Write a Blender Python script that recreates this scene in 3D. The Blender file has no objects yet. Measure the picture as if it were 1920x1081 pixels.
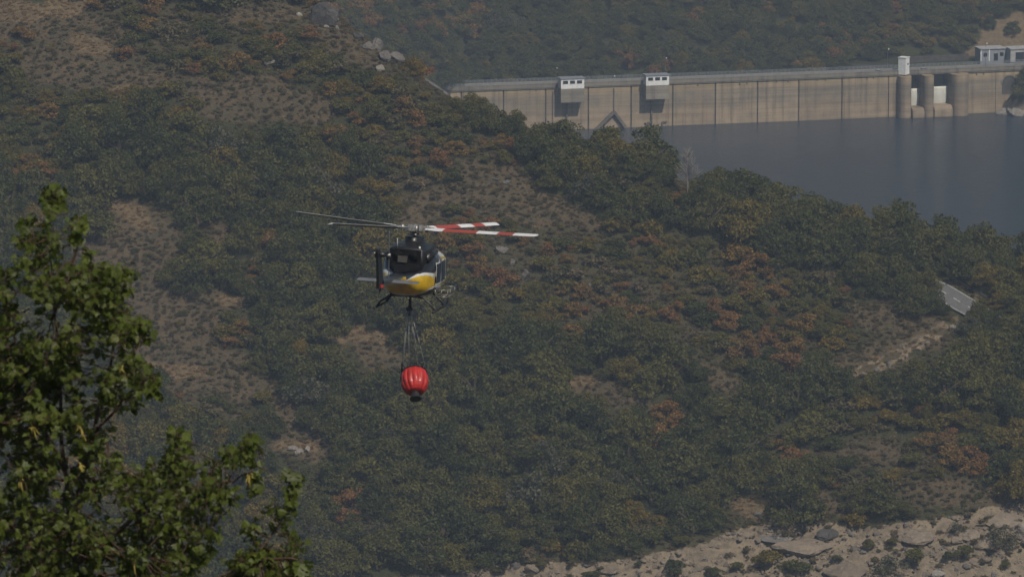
import bpy, math, random
import numpy as np
from mathutils import Vector, Matrix, Euler, Quaternion

# ------------------------------------------------------------------ camera, sky, sun, exposure
scene = bpy.context.scene
COL = scene.collection
R = math.radians
CAM_Z, PITCH, LENS = 331.0, 11.0, 200.0
cam_d = bpy.data.cameras.new('camera')
cam = bpy.data.objects.new('camera', cam_d)
COL.objects.link(cam)
cam.location = (0, 0, CAM_Z)
cam.rotation_euler = (R(90 - PITCH), 0, 0)
cam_d.sensor_width = 36.0
cam_d.lens = LENS
cam_d.clip_start = 0.5
cam_d.clip_end = 12000
cam_d.dof.use_dof = True
cam_d.dof.focus_distance = 290.0
cam_d.dof.aperture_fstop = 12.0
scene.camera = cam

SUN_EL, SUN_AZ = 50.0, 28.0          # elevation; degrees to the right of straight behind the camera
to_sun = Vector((math.sin(R(SUN_AZ)) * math.cos(R(SUN_EL)), -math.cos(R(SUN_AZ)) * math.cos(R(SUN_EL)), math.sin(R(SUN_EL))))
world = bpy.data.worlds.new('World')
scene.world = world
world.use_nodes = True
wn = world.node_tree
wn.nodes.clear()
sky = wn.nodes.new('ShaderNodeTexSky')
sky.sky_type = 'NISHITA'
sky.sun_disc = False
sky.sun_elevation = R(SUN_EL)
sky.sun_rotation = math.atan2(to_sun.x, to_sun.y)
sky.air_density = 1.0
sky.dust_density = 1.2
bg = wn.nodes.new('ShaderNodeBackground')
bg.inputs['Strength'].default_value = 0.05
wo = wn.nodes.new('ShaderNodeOutputWorld')
wn.links.new(sky.outputs[0], bg.inputs[0])
wn.links.new(bg.outputs[0], wo.inputs[0])
sun_d = bpy.data.lights.new('sun', 'SUN')
sun_d.energy = 3.0
sun_d.angle = R(0.53)
sun_d.color = (1.0, 0.91, 0.77)
sun = bpy.data.objects.new('sun', sun_d)
COL.objects.link(sun)
sun.rotation_euler = (-to_sun).to_track_quat('-Z', 'Y').to_euler()
sun.location = (100, -100, 600)
vs = scene.view_settings
vs.view_transform = 'Standard'
vs.look = 'None'
vs.gamma = 1.0
vs.use_curve_mapping = False
vs.exposure = 0.1
scene.cycles.max_bounces = 4
scene.cycles.diffuse_bounces = 2
scene.cycles.glossy_bounces = 2
scene.cycles.transmission_bounces = 4
scene.cycles.transparent_max_bounces = 6
scene.cycles.volume_bounces = 0
scene.cycles.use_denoising = True
scene.cycles.use_light_tree = False
scene.cycles.use_adaptive_sampling = True
scene.cycles.adaptive_threshold = 0.02
try:
    scene.cycles.denoiser = 'OPENIMAGEDENOISE'
    scene.cycles.denoising_prefilter = 'ACCURATE'
except Exception:
    pass
HAZE_DENSITY = 0.00012
HAZE_COLOR = (0.64, 0.79, 1.0)

# ------------------------------------------------------------------ measuring helpers: photograph pixel (1920 x 1081) <-> world
FPX = LENS / 36.0 * 1920.0
cp, sp = math.cos(R(PITCH)), math.sin(R(PITCH))

def ray(px, py):
    a = (np.asarray(px, float) - 960.0) / FPX
    b = (540.5 - np.asarray(py, float)) / FPX
    return a, cp + b * sp, -sp + b * cp

def at_y(px, py, y):
    dx, dy, dz = ray(px, py)
    t = y / dy
    return np.array([dx * t, dy * t, CAM_Z + dz * t])

def at_z(px, py, z):
    dx, dy, dz = ray(px, py)
    t = (z - CAM_Z) / dz
    return np.array([dx * t, dy * t, z + 0 * t])

def to_px(x, y, z):
    x = np.asarray(x, float); y = np.asarray(y, float); z = np.asarray(z, float) - CAM_Z
    dep = y * cp - z * sp
    up = y * sp + z * cp
    return 960.0 + FPX * x / dep, 540.5 - FPX * up / dep

# ------------------------------------------------------------------ noise
class Noise2:
    def __init__(self, seed):
        self.g = np.random.RandomState(seed).rand(256, 256) * 2 - 1
    def one(self, x, y):
        xi = np.floor(x).astype(int); yi = np.floor(y).astype(int)
        fx = x - xi; fy = y - yi
        fx = fx * fx * (3 - 2 * fx); fy = fy * fy * (3 - 2 * fy)
        g = self.g
        a = g[xi % 256, yi % 256]; b = g[(xi + 1) % 256, yi % 256]
        c = g[xi % 256, (yi + 1) % 256]; d = g[(xi + 1) % 256, (yi + 1) % 256]
        return (a * (1 - fx) + b * fx) * (1 - fy) + (c * (1 - fx) + d * fx) * fy
    def fbm(self, x, y, o=4):
        x = np.asarray(x, float); y = np.asarray(y, float)
        v = 0; amp = 1.0
        for k in range(o):
            v = v + amp * self.one(x * 2 ** k + 17.3 * k, y * 2 ** k + 9.1 * k)
            amp *= 0.5
        return v / 1.9

# ------------------------------------------------------------------ materials
MATS = {}

def new_mat(name):
    m = bpy.data.materials.new(name)
    m.use_nodes = True
    nt = m.node_tree
    nt.nodes.clear()
    out = nt.nodes.new('ShaderNodeOutputMaterial')
    MATS[name] = m
    return m, nt, out

def N(nt, kind, **kw):
    n = nt.nodes.new(kind)
    for k, v in kw.items():
        if k in n.bl_rna.properties:
            setattr(n, k, v)
        else:
            n.inputs[k].default_value = v
    return n

def L(nt, a, b):
    nt.links.new(a, b)

def mix_rgb(nt, fac, a, b, blend='MIX'):
    n = nt.nodes.new('ShaderNodeMix')
    n.data_type = 'RGBA'
    n.blend_type = blend
    for sock, v in ((n.inputs[0], fac), (n.inputs[6], a), (n.inputs[7], b)):
        if hasattr(v, 'links'):
            L(nt, v, sock)
        elif isinstance(v, (int, float)):
            sock.default_value = v
        else:
            sock.default_value = (*v, 1) if len(v) == 3 else v
    return n.outputs[2]

def ramp(nt, fac, stops):
    n = nt.nodes.new('ShaderNodeValToRGB')
    e = n.color_ramp.elements
    while len(e) < len(stops):
        e.new(0.5)
    for i, (p, c) in enumerate(stops):
        e[i].position = p
        e[i].color = (c, c, c, 1) if isinstance(c, (int, float)) else (*c, 1)
    L(nt, fac, n.inputs[0])
    return n.outputs[0]

def math_n(nt, op, a, b=0.0):
    n = nt.nodes.new('ShaderNodeMath')
    n.operation = op
    for s, v in ((n.inputs[0], a), (n.inputs[1], b)):
        if hasattr(v, 'links'):
            L(nt, v, s)
        else:
            s.default_value = v
    return n.outputs[0]

def simple_mat(name, color, rough=0.6, metal=0.0, var=0.25, scale=3.0, bump=0.0, bump_scale=20.0, coat=0.0, spec=0.5):
    m, nt, out = new_mat(name)
    p = N(nt, 'ShaderNodeBsdfPrincipled', Roughness=rough, Metallic=metal)
    p.inputs['Specular IOR Level'].default_value = spec
    if coat:
        p.inputs['Coat Weight'].default_value = coat
        p.inputs['Coat Roughness'].default_value = 0.15
    tc = N(nt, 'ShaderNodeTexCoord')
    nz = N(nt, 'ShaderNodeTexNoise', Scale=scale, Detail=6.0, Roughness=0.6)
    L(nt, tc.outputs['Object'], nz.inputs['Vector'])
    f = ramp(nt, nz.outputs[0], [(0.3, 1 - var), (0.7, 1 + var * 0.4)])
    c = mix_rgb(nt, 1.0, color, f, 'MULTIPLY')
    L(nt, c, p.inputs['Base Color'])
    if bump:
        nb = N(nt, 'ShaderNodeTexNoise', Scale=bump_scale, Detail=5.0)
        L(nt, tc.outputs['Object'], nb.inputs['Vector'])
        bn = N(nt, 'ShaderNodeBump', Strength=bump, Distance=0.2)
        L(nt, nb.outputs[0], bn.inputs['Height'])
        L(nt, bn.outputs[0], p.inputs['Normal'])
    L(nt, p.outputs[0], out.inputs[0])
    return m

def leaf_mat(name, stops, rough=0.55, trans=0.25, spec=0.3, patch=None):
    """foliage: one colour per tree picked along a short ramp, slight change leaf to leaf"""
    m, nt, out = new_mat(name)
    oi = N(nt, 'ShaderNodeObjectInfo')
    base = ramp(nt, oi.outputs['Random'], stops)
    tc = N(nt, 'ShaderNodeTexCoord')
    nz = N(nt, 'ShaderNodeTexNoise', Scale=2.6, Detail=4.0, Roughness=0.7)
    L(nt, tc.outputs['Object'], nz.inputs['Vector'])
    f = ramp(nt, nz.outputs[0], [(0.32, (0.70, 0.74, 0.72)), (0.68, (1.32, 1.22, 1.1))])
    if patch:        # leaves turn colour limb by limb
        n2 = N(nt, 'ShaderNodeTexNoise', Scale=1.3, Detail=3.0, Roughness=0.6)
        va = N(nt, 'ShaderNodeVectorMath'); L(nt, tc.outputs['Object'], va.inputs[0]); L(nt, oi.outputs['Location'], va.inputs[1])
        L(nt, va.outputs[0], n2.inputs['Vector'])
        base = mix_rgb(nt, ramp(nt, n2.outputs[0], [(0.50, 0.0), (0.68, 0.55)]), base, patch)
    c = mix_rgb(nt, 1.0, base, f, 'MULTIPLY')
    geo = N(nt, 'ShaderNodeNewGeometry')
    rv = ramp(nt, geo.outputs['Random Per Island'], [(0.0, 0.72), (1.0, 1.28)])
    c = mix_rgb(nt, 1.0, c, rv, 'MULTIPLY')
    p = N(nt, 'ShaderNodeBsdfPrincipled', Roughness=rough)
    p.inputs['Specular IOR Level'].default_value = spec
    L(nt, c, p.inputs['Base Color'])
    t = N(nt, 'ShaderNodeBsdfTranslucent')
    L(nt, mix_rgb(nt, 1.0, c, (1.25, 1.35, 0.7), 'MULTIPLY'), t.inputs[0])
    ms = N(nt, 'ShaderNodeMixShader', Fac=trans)
    L(nt, p.outputs[0], ms.inputs[1]); L(nt, t.outputs[0], ms.inputs[2])
    L(nt, ms.outputs[0], out.inputs[0])
    return m

# ------------------------------------------------------------------ mesh helpers
class MB:
    """collects shapes for ONE mesh object"""
    def __init__(self):
        self.v = []; self.f = []; self.m = []; self.sm = []
    def add(self, verts, faces, mi=0, smooth=False):
        o = len(self.v)
        self.v.extend([tuple(map(float, p)) for p in verts])
        for fc in faces:
            self.f.append(tuple(o + i for i in fc)); self.m.append(mi); self.sm.append(smooth)
        return self
    def box(self, c, s, rot=None, mi=0, taper=None):
        hx, hy, hz = s[0] / 2, s[1] / 2, s[2] / 2
        vs_ = []
        for z in (-1, 1):
            k = 1.0 if (taper is None or z < 0) else taper
            for x, y in ((-1, -1), (1, -1), (1, 1), (-1, 1)):
                vs_.append(Vector((x * hx * k, y * hy * k, z * hz)))
        if rot is not None:
            q = Euler(rot).to_matrix() if not isinstance(rot, Matrix) else rot
            vs_ = [q @ p for p in vs_]
        vs_ = [p + Vector(c) for p in vs_]
        return self.add(vs_, [(3, 2, 1, 0), (4, 5, 6, 7), (0, 1, 5, 4), (1, 2, 6, 5), (2, 3, 7, 6), (3, 0, 4, 7)], mi)
    def tube(self, pts, r, n=8, mi=0, cap=True, smooth=True):
        pts = [Vector(p) for p in pts]
        rs = r if hasattr(r, '__len__') else [r] * len(pts)
        up = Vector((0, 0, 1))
        rings = []
        prev = None
        for i, p in enumerate(pts):
            d = (pts[min(i + 1, len(pts) - 1)] - pts[max(i - 1, 0)])
            if d.length < 1e-9:
                d = Vector((0, 0, 1))
            d.normalize()
            if prev is None:
                a = d.cross(up)
                if a.length < 1e-3:
                    a = d.cross(Vector((1, 0, 0)))
            else:
                a = prev - d * prev.dot(d)
                if a.length < 1e-6:
                    a = d.cross(up)
            a.normalize(); prev = a
            b = d.cross(a)
            rings.append([p + (a * math.cos(2 * math.pi * k / n) + b * math.sin(2 * math.pi * k / n)) * rs[i] for k in range(n)])
        return self.loft(rings, mi, cap, smooth)
    def loft(self, rings, mi=0, cap=True, smooth=True, closed=True):
        n = len(rings[0])
        vs_ = [p for r_ in rings for p in r_]
        fs = []
        for i in range(len(rings) - 1):
            for k in range(n if closed else n - 1):
                k2 = (k + 1) % n
                fs.append((i * n + k, i * n + k2, (i + 1) * n + k2, (i + 1) * n + k))
        if cap:
            fs.append(tuple(range(n - 1, -1, -1)))
            fs.append(tuple((len(rings) - 1) * n + k for k in range(n)))
        return self.add(vs_, fs, mi, smooth)
    def lathe(self, prof, n=24, c=(0, 0, 0), mi=0, smooth=True, cap=True):
        rings = [[(c[0] + r_ * math.cos(2 * math.pi * k / n), c[1] + r_ * math.sin(2 * math.pi * k / n), c[2] + z) for k in range(n)] for r_, z in prof]
        return self.loft(rings, mi, cap, smooth)
    def mesh(self, name, mats):
        me = bpy.data.meshes.new(name)
        me.from_pydata(self.v, [], self.f)
        for m_ in (mats if isinstance(mats, (list, tuple)) else [mats]):
            me.materials.append(MATS[m_] if isinstance(m_, str) else m_)
        me.polygons.foreach_set('material_index', self.m)
        me.polygons.foreach_set('use_smooth', self.sm)
        me.update()
        return me
    def build(self, name, mats, parent=None):
        return link(name, self.mesh(name, mats), parent)

def link(name, data, parent=None):
    o = bpy.data.objects.new(name, data)
    COL.objects.link(o)
    if parent is not None:
        o.parent = parent
    return o

def tag(o, label=None, cat=None, group=None, kind=None):
    if label: o['label'] = label
    if cat: o['category'] = cat
    if group: o['group'] = group
    if kind: o['kind'] = kind
    return o

def empty(name, loc=(0, 0, 0), rot=(0, 0, 0)):
    o = bpy.data.objects.new(name, None)
    o.empty_display_size = 0.5
    COL.objects.link(o)
    o.location = loc; o.rotation_euler = rot
    return o

def mesh_np(name, verts, faces, mats, smooth=False):
    """verts (n,3); faces (m,k) all the same size"""
    me = bpy.data.meshes.new(name)
    verts = np.asarray(verts, np.float32); faces = np.asarray(faces, np.int32)
    k = faces.shape[1]
    me.vertices.add(len(verts)); me.vertices.foreach_set('co', verts.ravel())
    me.loops.add(faces.size); me.loops.foreach_set('vertex_index', faces.ravel())
    me.polygons.add(len(faces))
    me.polygons.foreach_set('loop_start', np.arange(0, faces.size, k, dtype=np.int32))
    me.polygons.foreach_set('use_smooth', np.full(len(faces), smooth))
    for m_ in (mats if isinstance(mats, (list, tuple)) else [mats]):
        me.materials.append(MATS[m_] if isinstance(m_, str) else m_)
    me.update(calc_edges=True)
    return me

def color_attr(me, cols):
    a = me.color_attributes.new('tint', 'FLOAT_COLOR', 'POINT')
    a.data.foreach_set('color', np.asarray(cols, np.float32).ravel())
# ------------------------------------------------------------------ plain materials
leaf_mat('oak_green', [(0.0, (0.043, 0.054, 0.015)), (0.5, (0.064, 0.072, 0.017)), (1.0, (0.104, 0.100, 0.021))], patch=(0.095, 0.088, 0.022))
leaf_mat('oak_olive', [(0.0, (0.086, 0.084, 0.017)), (0.5, (0.122, 0.104, 0.019)), (1.0, (0.175, 0.124, 0.021))], patch=(0.058, 0.066, 0.019))
leaf_mat('oak_russet', [(0.0, (0.185, 0.092, 0.037)), (0.4, (0.200, 0.110, 0.037)), (0.75, (0.195, 0.126, 0.031)), (1.0, (0.165, 0.100, 0.041))], patch=(0.110, 0.090, 0.026))
leaf_mat('oak_grey', [(0.0, (0.070, 0.075, 0.046)), (1.0, (0.092, 0.090, 0.060))])
leaf_mat('heath_brown', [(0.0, (0.120, 0.094, 0.060)), (0.5, (0.150, 0.114, 0.070)), (1.0, (0.125, 0.108, 0.062))], trans=0.25)
leaf_mat('heath_olive', [(0.0, (0.082, 0.078, 0.034)), (0.6, (0.118, 0.098, 0.044)), (1.0, (0.112, 0.095, 0.055))], trans=0.25)
leaf_mat('dry_grass', [(0.0, (0.24, 0.165, 0.096)), (0.6, (0.30, 0.215, 0.125)), (1.0, (0.21, 0.14, 0.084))], trans=0.15)
leaf_mat('maple_leaf', [(0.0, (0.080, 0.112, 0.020)), (0.6, (0.110, 0.140, 0.026)), (1.0, (0.14, 0.165, 0.04))], rough=0.48, trans=0.42, spec=0.35)
simple_mat('bark', (0.10, 0.075, 0.055), 0.9, var=0.5, scale=8, bump=0.4, bump_scale=30)
simple_mat('twig_red', (0.075, 0.042, 0.026), 0.7, var=0.4, scale=20)
simple_mat('dead_wood', (0.22, 0.20, 0.18), 0.9, var=0.3, scale=6)
simple_mat('seed_yellow', (0.36, 0.29, 0.06), 0.6, var=0.3, scale=20)

def concrete_mat(name, base, dark, streak=True, zmark=None):
    m, nt, out = new_mat(name)
    p = N(nt, 'ShaderNodeBsdfPrincipled', Roughness=0.88)
    p.inputs['Specular IOR Level'].default_value = 0.25
    geo = N(nt, 'ShaderNodeNewGeometry')
    sep = N(nt, 'ShaderNodeSeparateXYZ'); L(nt, geo.outputs['Position'], sep.inputs[0])
    oi = N(nt, 'ShaderNodeObjectInfo')
    n1 = N(nt, 'ShaderNodeTexNoise', Scale=0.22, Detail=7.0, Roughness=0.65)
    L(nt, geo.outputs['Position'], n1.inputs['Vector'])
    c = mix_rgb(nt, ramp(nt, n1.outputs[0], [(0.35, 0.0), (0.70, 1.0)]), base, dark)
    tone = ramp(nt, oi.outputs['Random'], [(0.0, 0.88), (1.0, 1.10)])
    c = mix_rgb(nt, 1.0, c, tone, 'MULTIPLY')
    if streak:
        mp = N(nt, 'ShaderNodeMapping'); mp.inputs['Scale'].default_value = (0.55, 0.55, 0.018)
        L(nt, geo.outputs['Position'], mp.inputs[0])
        n2 = N(nt, 'ShaderNodeTexNoise', Scale=1.0, Detail=5.0, Roughness=0.7); L(nt, mp.outputs[0], n2.inputs['Vector'])
        c = mix_rgb(nt, 1.0, c, ramp(nt, n2.outputs[0], [(0.32, 0.58), (0.48, 0.95), (0.75, 1.10)]), 'MULTIPLY')
        mp2 = N(nt, 'ShaderNodeMapping'); mp2.inputs['Scale'].default_value = (0.012, 0.012, 0.75)
        L(nt, geo.outputs['Position'], mp2.inputs[0])
        n3 = N(nt, 'ShaderNodeTexNoise', Scale=1.0, Detail=4.0, Roughness=0.75); L(nt, mp2.outputs[0], n3.inputs['Vector'])
        c = mix_rgb(nt, 1.0, c, ramp(nt, n3.outputs[0], [(0.36, 0.74), (0.52, 0.98), (0.7, 1.08)]), 'MULTIPLY')
    if zmark:
        # old water marks: pale dry lime above the usual level, grey algae under it, tan again low down
        zz = math_n(nt, 'ADD', sep.outputs[2], math_n(nt, 'MULTIPLY', n1.outputs[0], 0.9))
        t = math_n(nt, 'DIVIDE', zz, zmark)
        c = mix_rgb(nt, 1.0, c, ramp(nt, t, [(0.0, (0.74, 0.74, 0.74)), (0.06, (1.06, 1.0, 0.93)), (0.34, (1.06, 1.0, 0.94)), (0.56, (0.86, 0.86, 0.86)),
                                            (0.80, (0.80, 0.81, 0.82)), (0.88, (1.12, 1.06, 0.93)), (1.0, (1.22, 1.13, 0.95))]), 'MULTIPLY')
    L(nt, c, p.inputs['Base Color'])
    nb = N(nt, 'ShaderNodeTexNoise', Scale=1.2, Detail=6.0); L(nt, geo.outputs['Position'], nb.inputs['Vector'])
    bn = N(nt, 'ShaderNodeBump', Strength=0.25, Distance=0.3); L(nt, nb.outputs[0], bn.inputs['Height']); L(nt, bn.outputs[0], p.inputs['Normal'])
    L(nt, p.outputs[0], out.inputs[0])
    return m
concrete_mat('dam_concrete', (0.335, 0.275, 0.20), (0.24, 0.205, 0.165), zmark=15.6)
concrete_mat('dam_joint', (0.12, 0.105, 0.09), (0.085, 0.075, 0.065))
concrete_mat('deck_concrete', (0.25, 0.225, 0.185), (0.19, 0.175, 0.15))
concrete_mat('pier_concrete', (0.31, 0.255, 0.19), (0.22, 0.19, 0.155), zmark=15.6)
concrete_mat('wet_rib', (0.16, 0.14, 0.12), (0.11, 0.10, 0.09))
simple_mat('white_paint', (0.76, 0.77, 0.77), 0.6, var=0.18, scale=0.7)
simple_mat('old_white', (0.38, 0.38, 0.38), 0.7, var=0.3, scale=0.6)
simple_mat('grey_paint', (0.24, 0.26, 0.30), 0.6, var=0.15, scale=0.7)
simple_mat('roof_grey', (0.22, 0.24, 0.27), 0.7, var=0.25, scale=0.6)
simple_mat('dark_glass', (0.020, 0.024, 0.030), 0.12, var=0.1)
simple_mat('gate_paint', (0.66, 0.67, 0.62), 0.55, var=0.15, scale=0.4)
simple_mat('rail_steel', (0.26, 0.30, 0.35), 0.5, metal=0.3, var=0.2)
simple_mat('dark_steel', (0.055, 0.055, 0.060), 0.5, metal=0.4, var=0.3)
simple_mat('asphalt', (0.115, 0.115, 0.118), 0.85, var=0.25, scale=1.5)
simple_mat('road_paint', (0.40, 0.40, 0.39), 0.8, var=0.6, scale=2)
simple_mat('dark_stone_wall', (0.075, 0.068, 0.062), 0.95, var=0.5, scale=0.8)
simple_mat('tan_wall', (0.36, 0.27, 0.15), 0.9, var=0.4, scale=0.7)
simple_mat('car_white', (0.72, 0.74, 0.76), 0.25, var=0.05, coat=0.8)
simple_mat('car_silver', (0.42, 0.44, 0.47), 0.3, metal=0.5, var=0.05, coat=0.8)
simple_mat('tyre', (0.02, 0.02, 0.02), 0.8)

def rock_mat(name, c1, c2, c3, sc=0.35):
    m, nt, out = new_mat(name)
    p = N(nt, 'ShaderNodeBsdfPrincipled', Roughness=0.92)
    p.inputs['Specular IOR Level'].default_value = 0.2
    geo = N(nt, 'ShaderNodeNewGeometry')
    oi = N(nt, 'ShaderNodeObjectInfo')
    n1 = N(nt, 'ShaderNodeTexNoise', Scale=sc, Detail=8.0, Roughness=0.7); L(nt, geo.outputs['Position'], n1.inputs['Vector'])
    c = mix_rgb(nt, ramp(nt, n1.outputs[0], [(0.36, 0.0), (0.62, 1.0)]), c1, c2)
    n2 = N(nt, 'ShaderNodeTexNoise', Scale=sc * 5, Detail=6.0, Roughness=0.7); L(nt, geo.outputs['Position'], n2.inputs['Vector'])
    c = mix_rgb(nt, ramp(nt, n2.outputs[0], [(0.52, 0.0), (0.70, 0.8)]), c, c3)
    c = mix_rgb(nt, 1.0, c, ramp(nt, oi.outputs['Random'], [(0.0, 0.82), (1.0, 1.15)]), 'MULTIPLY')
    L(nt, c, p.inputs['Base Color'])
    bn = N(nt, 'ShaderNodeBump', Strength=0.6, Distance=0.4); L(nt, n2.outputs[0], bn.inputs['Height']); L(nt, bn.outputs[0], p.inputs['Normal'])
    L(nt, p.outputs[0], out.inputs[0])
rock_mat('shore_rock', (0.235, 0.19, 0.145), (0.15, 0.125, 0.10), (0.32, 0.265, 0.20))
rock_mat('grey_rock', (0.155, 0.142, 0.13), (0.10, 0.093, 0.088), (0.23, 0.215, 0.195))
rock_mat('pale_rock', (0.26, 0.235, 0.20), (0.17, 0.155, 0.14), (0.34, 0.31, 0.27))
rock_mat('dark_rock', (0.10, 0.095, 0.09), (0.065, 0.06, 0.06), (0.16, 0.15, 0.14))

# ------------------------------------------------------------------ the hillside as a height field
HSLOPE = 0.53
Y0, Z0 = 1050.0, 71.0
n_a, n_b, n_c = Noise2(3), Noise2(8), Noise2(21)
RIDGE = [(-900, -620), (-300, -400), (0, -260), (300, -140), (450, -75), (540, -35), (620, 22), (700, 84), (760, 126), (800, 160), (850, 190), (940, 240),
         (1040, 292), (1150, 312), (1240, 330), (1300, 356), (1400, 384), (1500, 428), (1600, 456), (1700, 456), (1800, 490), (1920, 542), (2200, 610), (2700, 680)]
_rx, _ry = [], []
for px_, py_ in RIDGE:
    dx, dy, dz = ray(px_, py_)
    t_ = (Z0 - CAM_Z - HSLOPE * Y0) / (dz - HSLOPE * dy)
    _rx.append(dx * t_); _ry.append(dy * t_)
_rx, _ry = np.array(_rx), np.array(_ry)
_xx = np.linspace(_rx.min(), _rx.max(), 800)
_yy = np.interp(_xx, _rx, _ry)
_k = np.hanning(15); _k /= _k.sum()
_yy = np.convolve(np.pad(_yy, 7, mode='edge'), _k, mode='valid')

def hill_raw(x, y):
    x = np.asarray(x, float); y = np.asarray(y, float)
    z = Z0 + HSLOPE * (y - Y0)
    s = y - np.interp(x, _xx, _yy)
    calm = np.clip(-s / 45.0, 0.12, 1.0)          # hollows and humps fade out towards the crest
    z = z + calm * (3.6 * n_a.fbm(x / 48.0 + 5, y / 60.0, 3) + 1.3 * n_b.fbm(x / 13.0, y / 13.0, 3))
    w = 5.0
    z = z - 1.15 * w * np.logaddexp(0.0, s / w)
    return np.maximum(z, -28.0)
def skyline(px_):
    dx, dy, dz = ray(px_, 300)
    ys_ = np.linspace(1150, 1420, 300)
    xs_ = dx / dy * ys_
    return float(to_px(xs_, ys_, hill_raw(xs_, ys_))[1].min())
for _ in range(4):        # settle the crest so that it meets the photograph's skyline
    for i_, (px_, py_) in enumerate(RIDGE):
        if 400 < px_ < 2300:
            _ry[i_] += (skyline(px_) - py_) / 6.2
    _yy = np.interp(_xx, _rx, _ry)
    _yy = np.convolve(np.pad(_yy, 7, mode='edge'), _k, mode='valid')

# the road that comes round the spur (control points picked on the slope, then levelled)
ROAD_PX = [(1925, 650), (1900, 632), (1868, 608), (1832, 585), (1802, 567), (1770, 550), (1735, 534)]
def hit(px, py, f=hill_raw, y0=960.0, y1=1420.0):
    dx, dy, dz = ray(px, py)
    ys = np.linspace(y0, y1, 900)
    t = ys / dy
    g = CAM_Z + dz * t - f(dx * t, ys)
    i = np.where((g[:-1] > 0) & (g[1:] <= 0))[0]
    i = i[0] if len(i) else len(ys) - 2
    yv = ys[i]; t = yv / dy
    return np.array([dx * t, yv, float(f(dx * t, yv))])
def smooth_path(p, n):
    p = np.array(p, float)
    d = np.r_[0, np.cumsum(np.linalg.norm(np.diff(p, axis=0), axis=1))]
    s = np.linspace(0, d[-1], n)
    q = np.stack([np.interp(s, d, p[:, k]) for k in range(p.shape[1])], 1)
    k_ = np.hanning(9); k_ /= k_.sum()
    for _ in range(2):
        q = np.stack([np.convolve(np.pad(q[:, k], 4, mode='edge'), k_, mode='valid') for k in range(p.shape[1])], 1)
    return q
ROAD = smooth_path([hit(*p) for p in ROAD_PX], 60)
ROAD_W = 3.1

def near_path(x, y, path):
    x = np.asarray(x, float).ravel(); y = np.asarray(y, float).ravel()
    best = np.full(x.shape, 1e9); zi = np.zeros_like(x)
    for p in path:
        d = (x - p[0]) ** 2 + (y - p[1]) ** 2
        k = d < best
        best[k] = d[k]; zi[k] = p[2]
    return np.sqrt(best), zi

def hill(x, y):
    shp = np.broadcast(np.asarray(x, float), np.asarray(y, float)).shape
    xf = np.broadcast_to(np.asarray(x, float), shp).ravel(); yf = np.broadcast_to(np.asarray(y, float), shp).ravel()
    z = hill_raw(xf, yf)
    d, zr = near_path(xf, yf, ROAD)
    m = d < 12
    if m.any():
        t = np.clip((d[m] - ROAD_W - 0.5) / 3.0, 0, 1)
        z[m] = z[m] - 0.25 * (1 - t)
    return z.reshape(shp)

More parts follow.
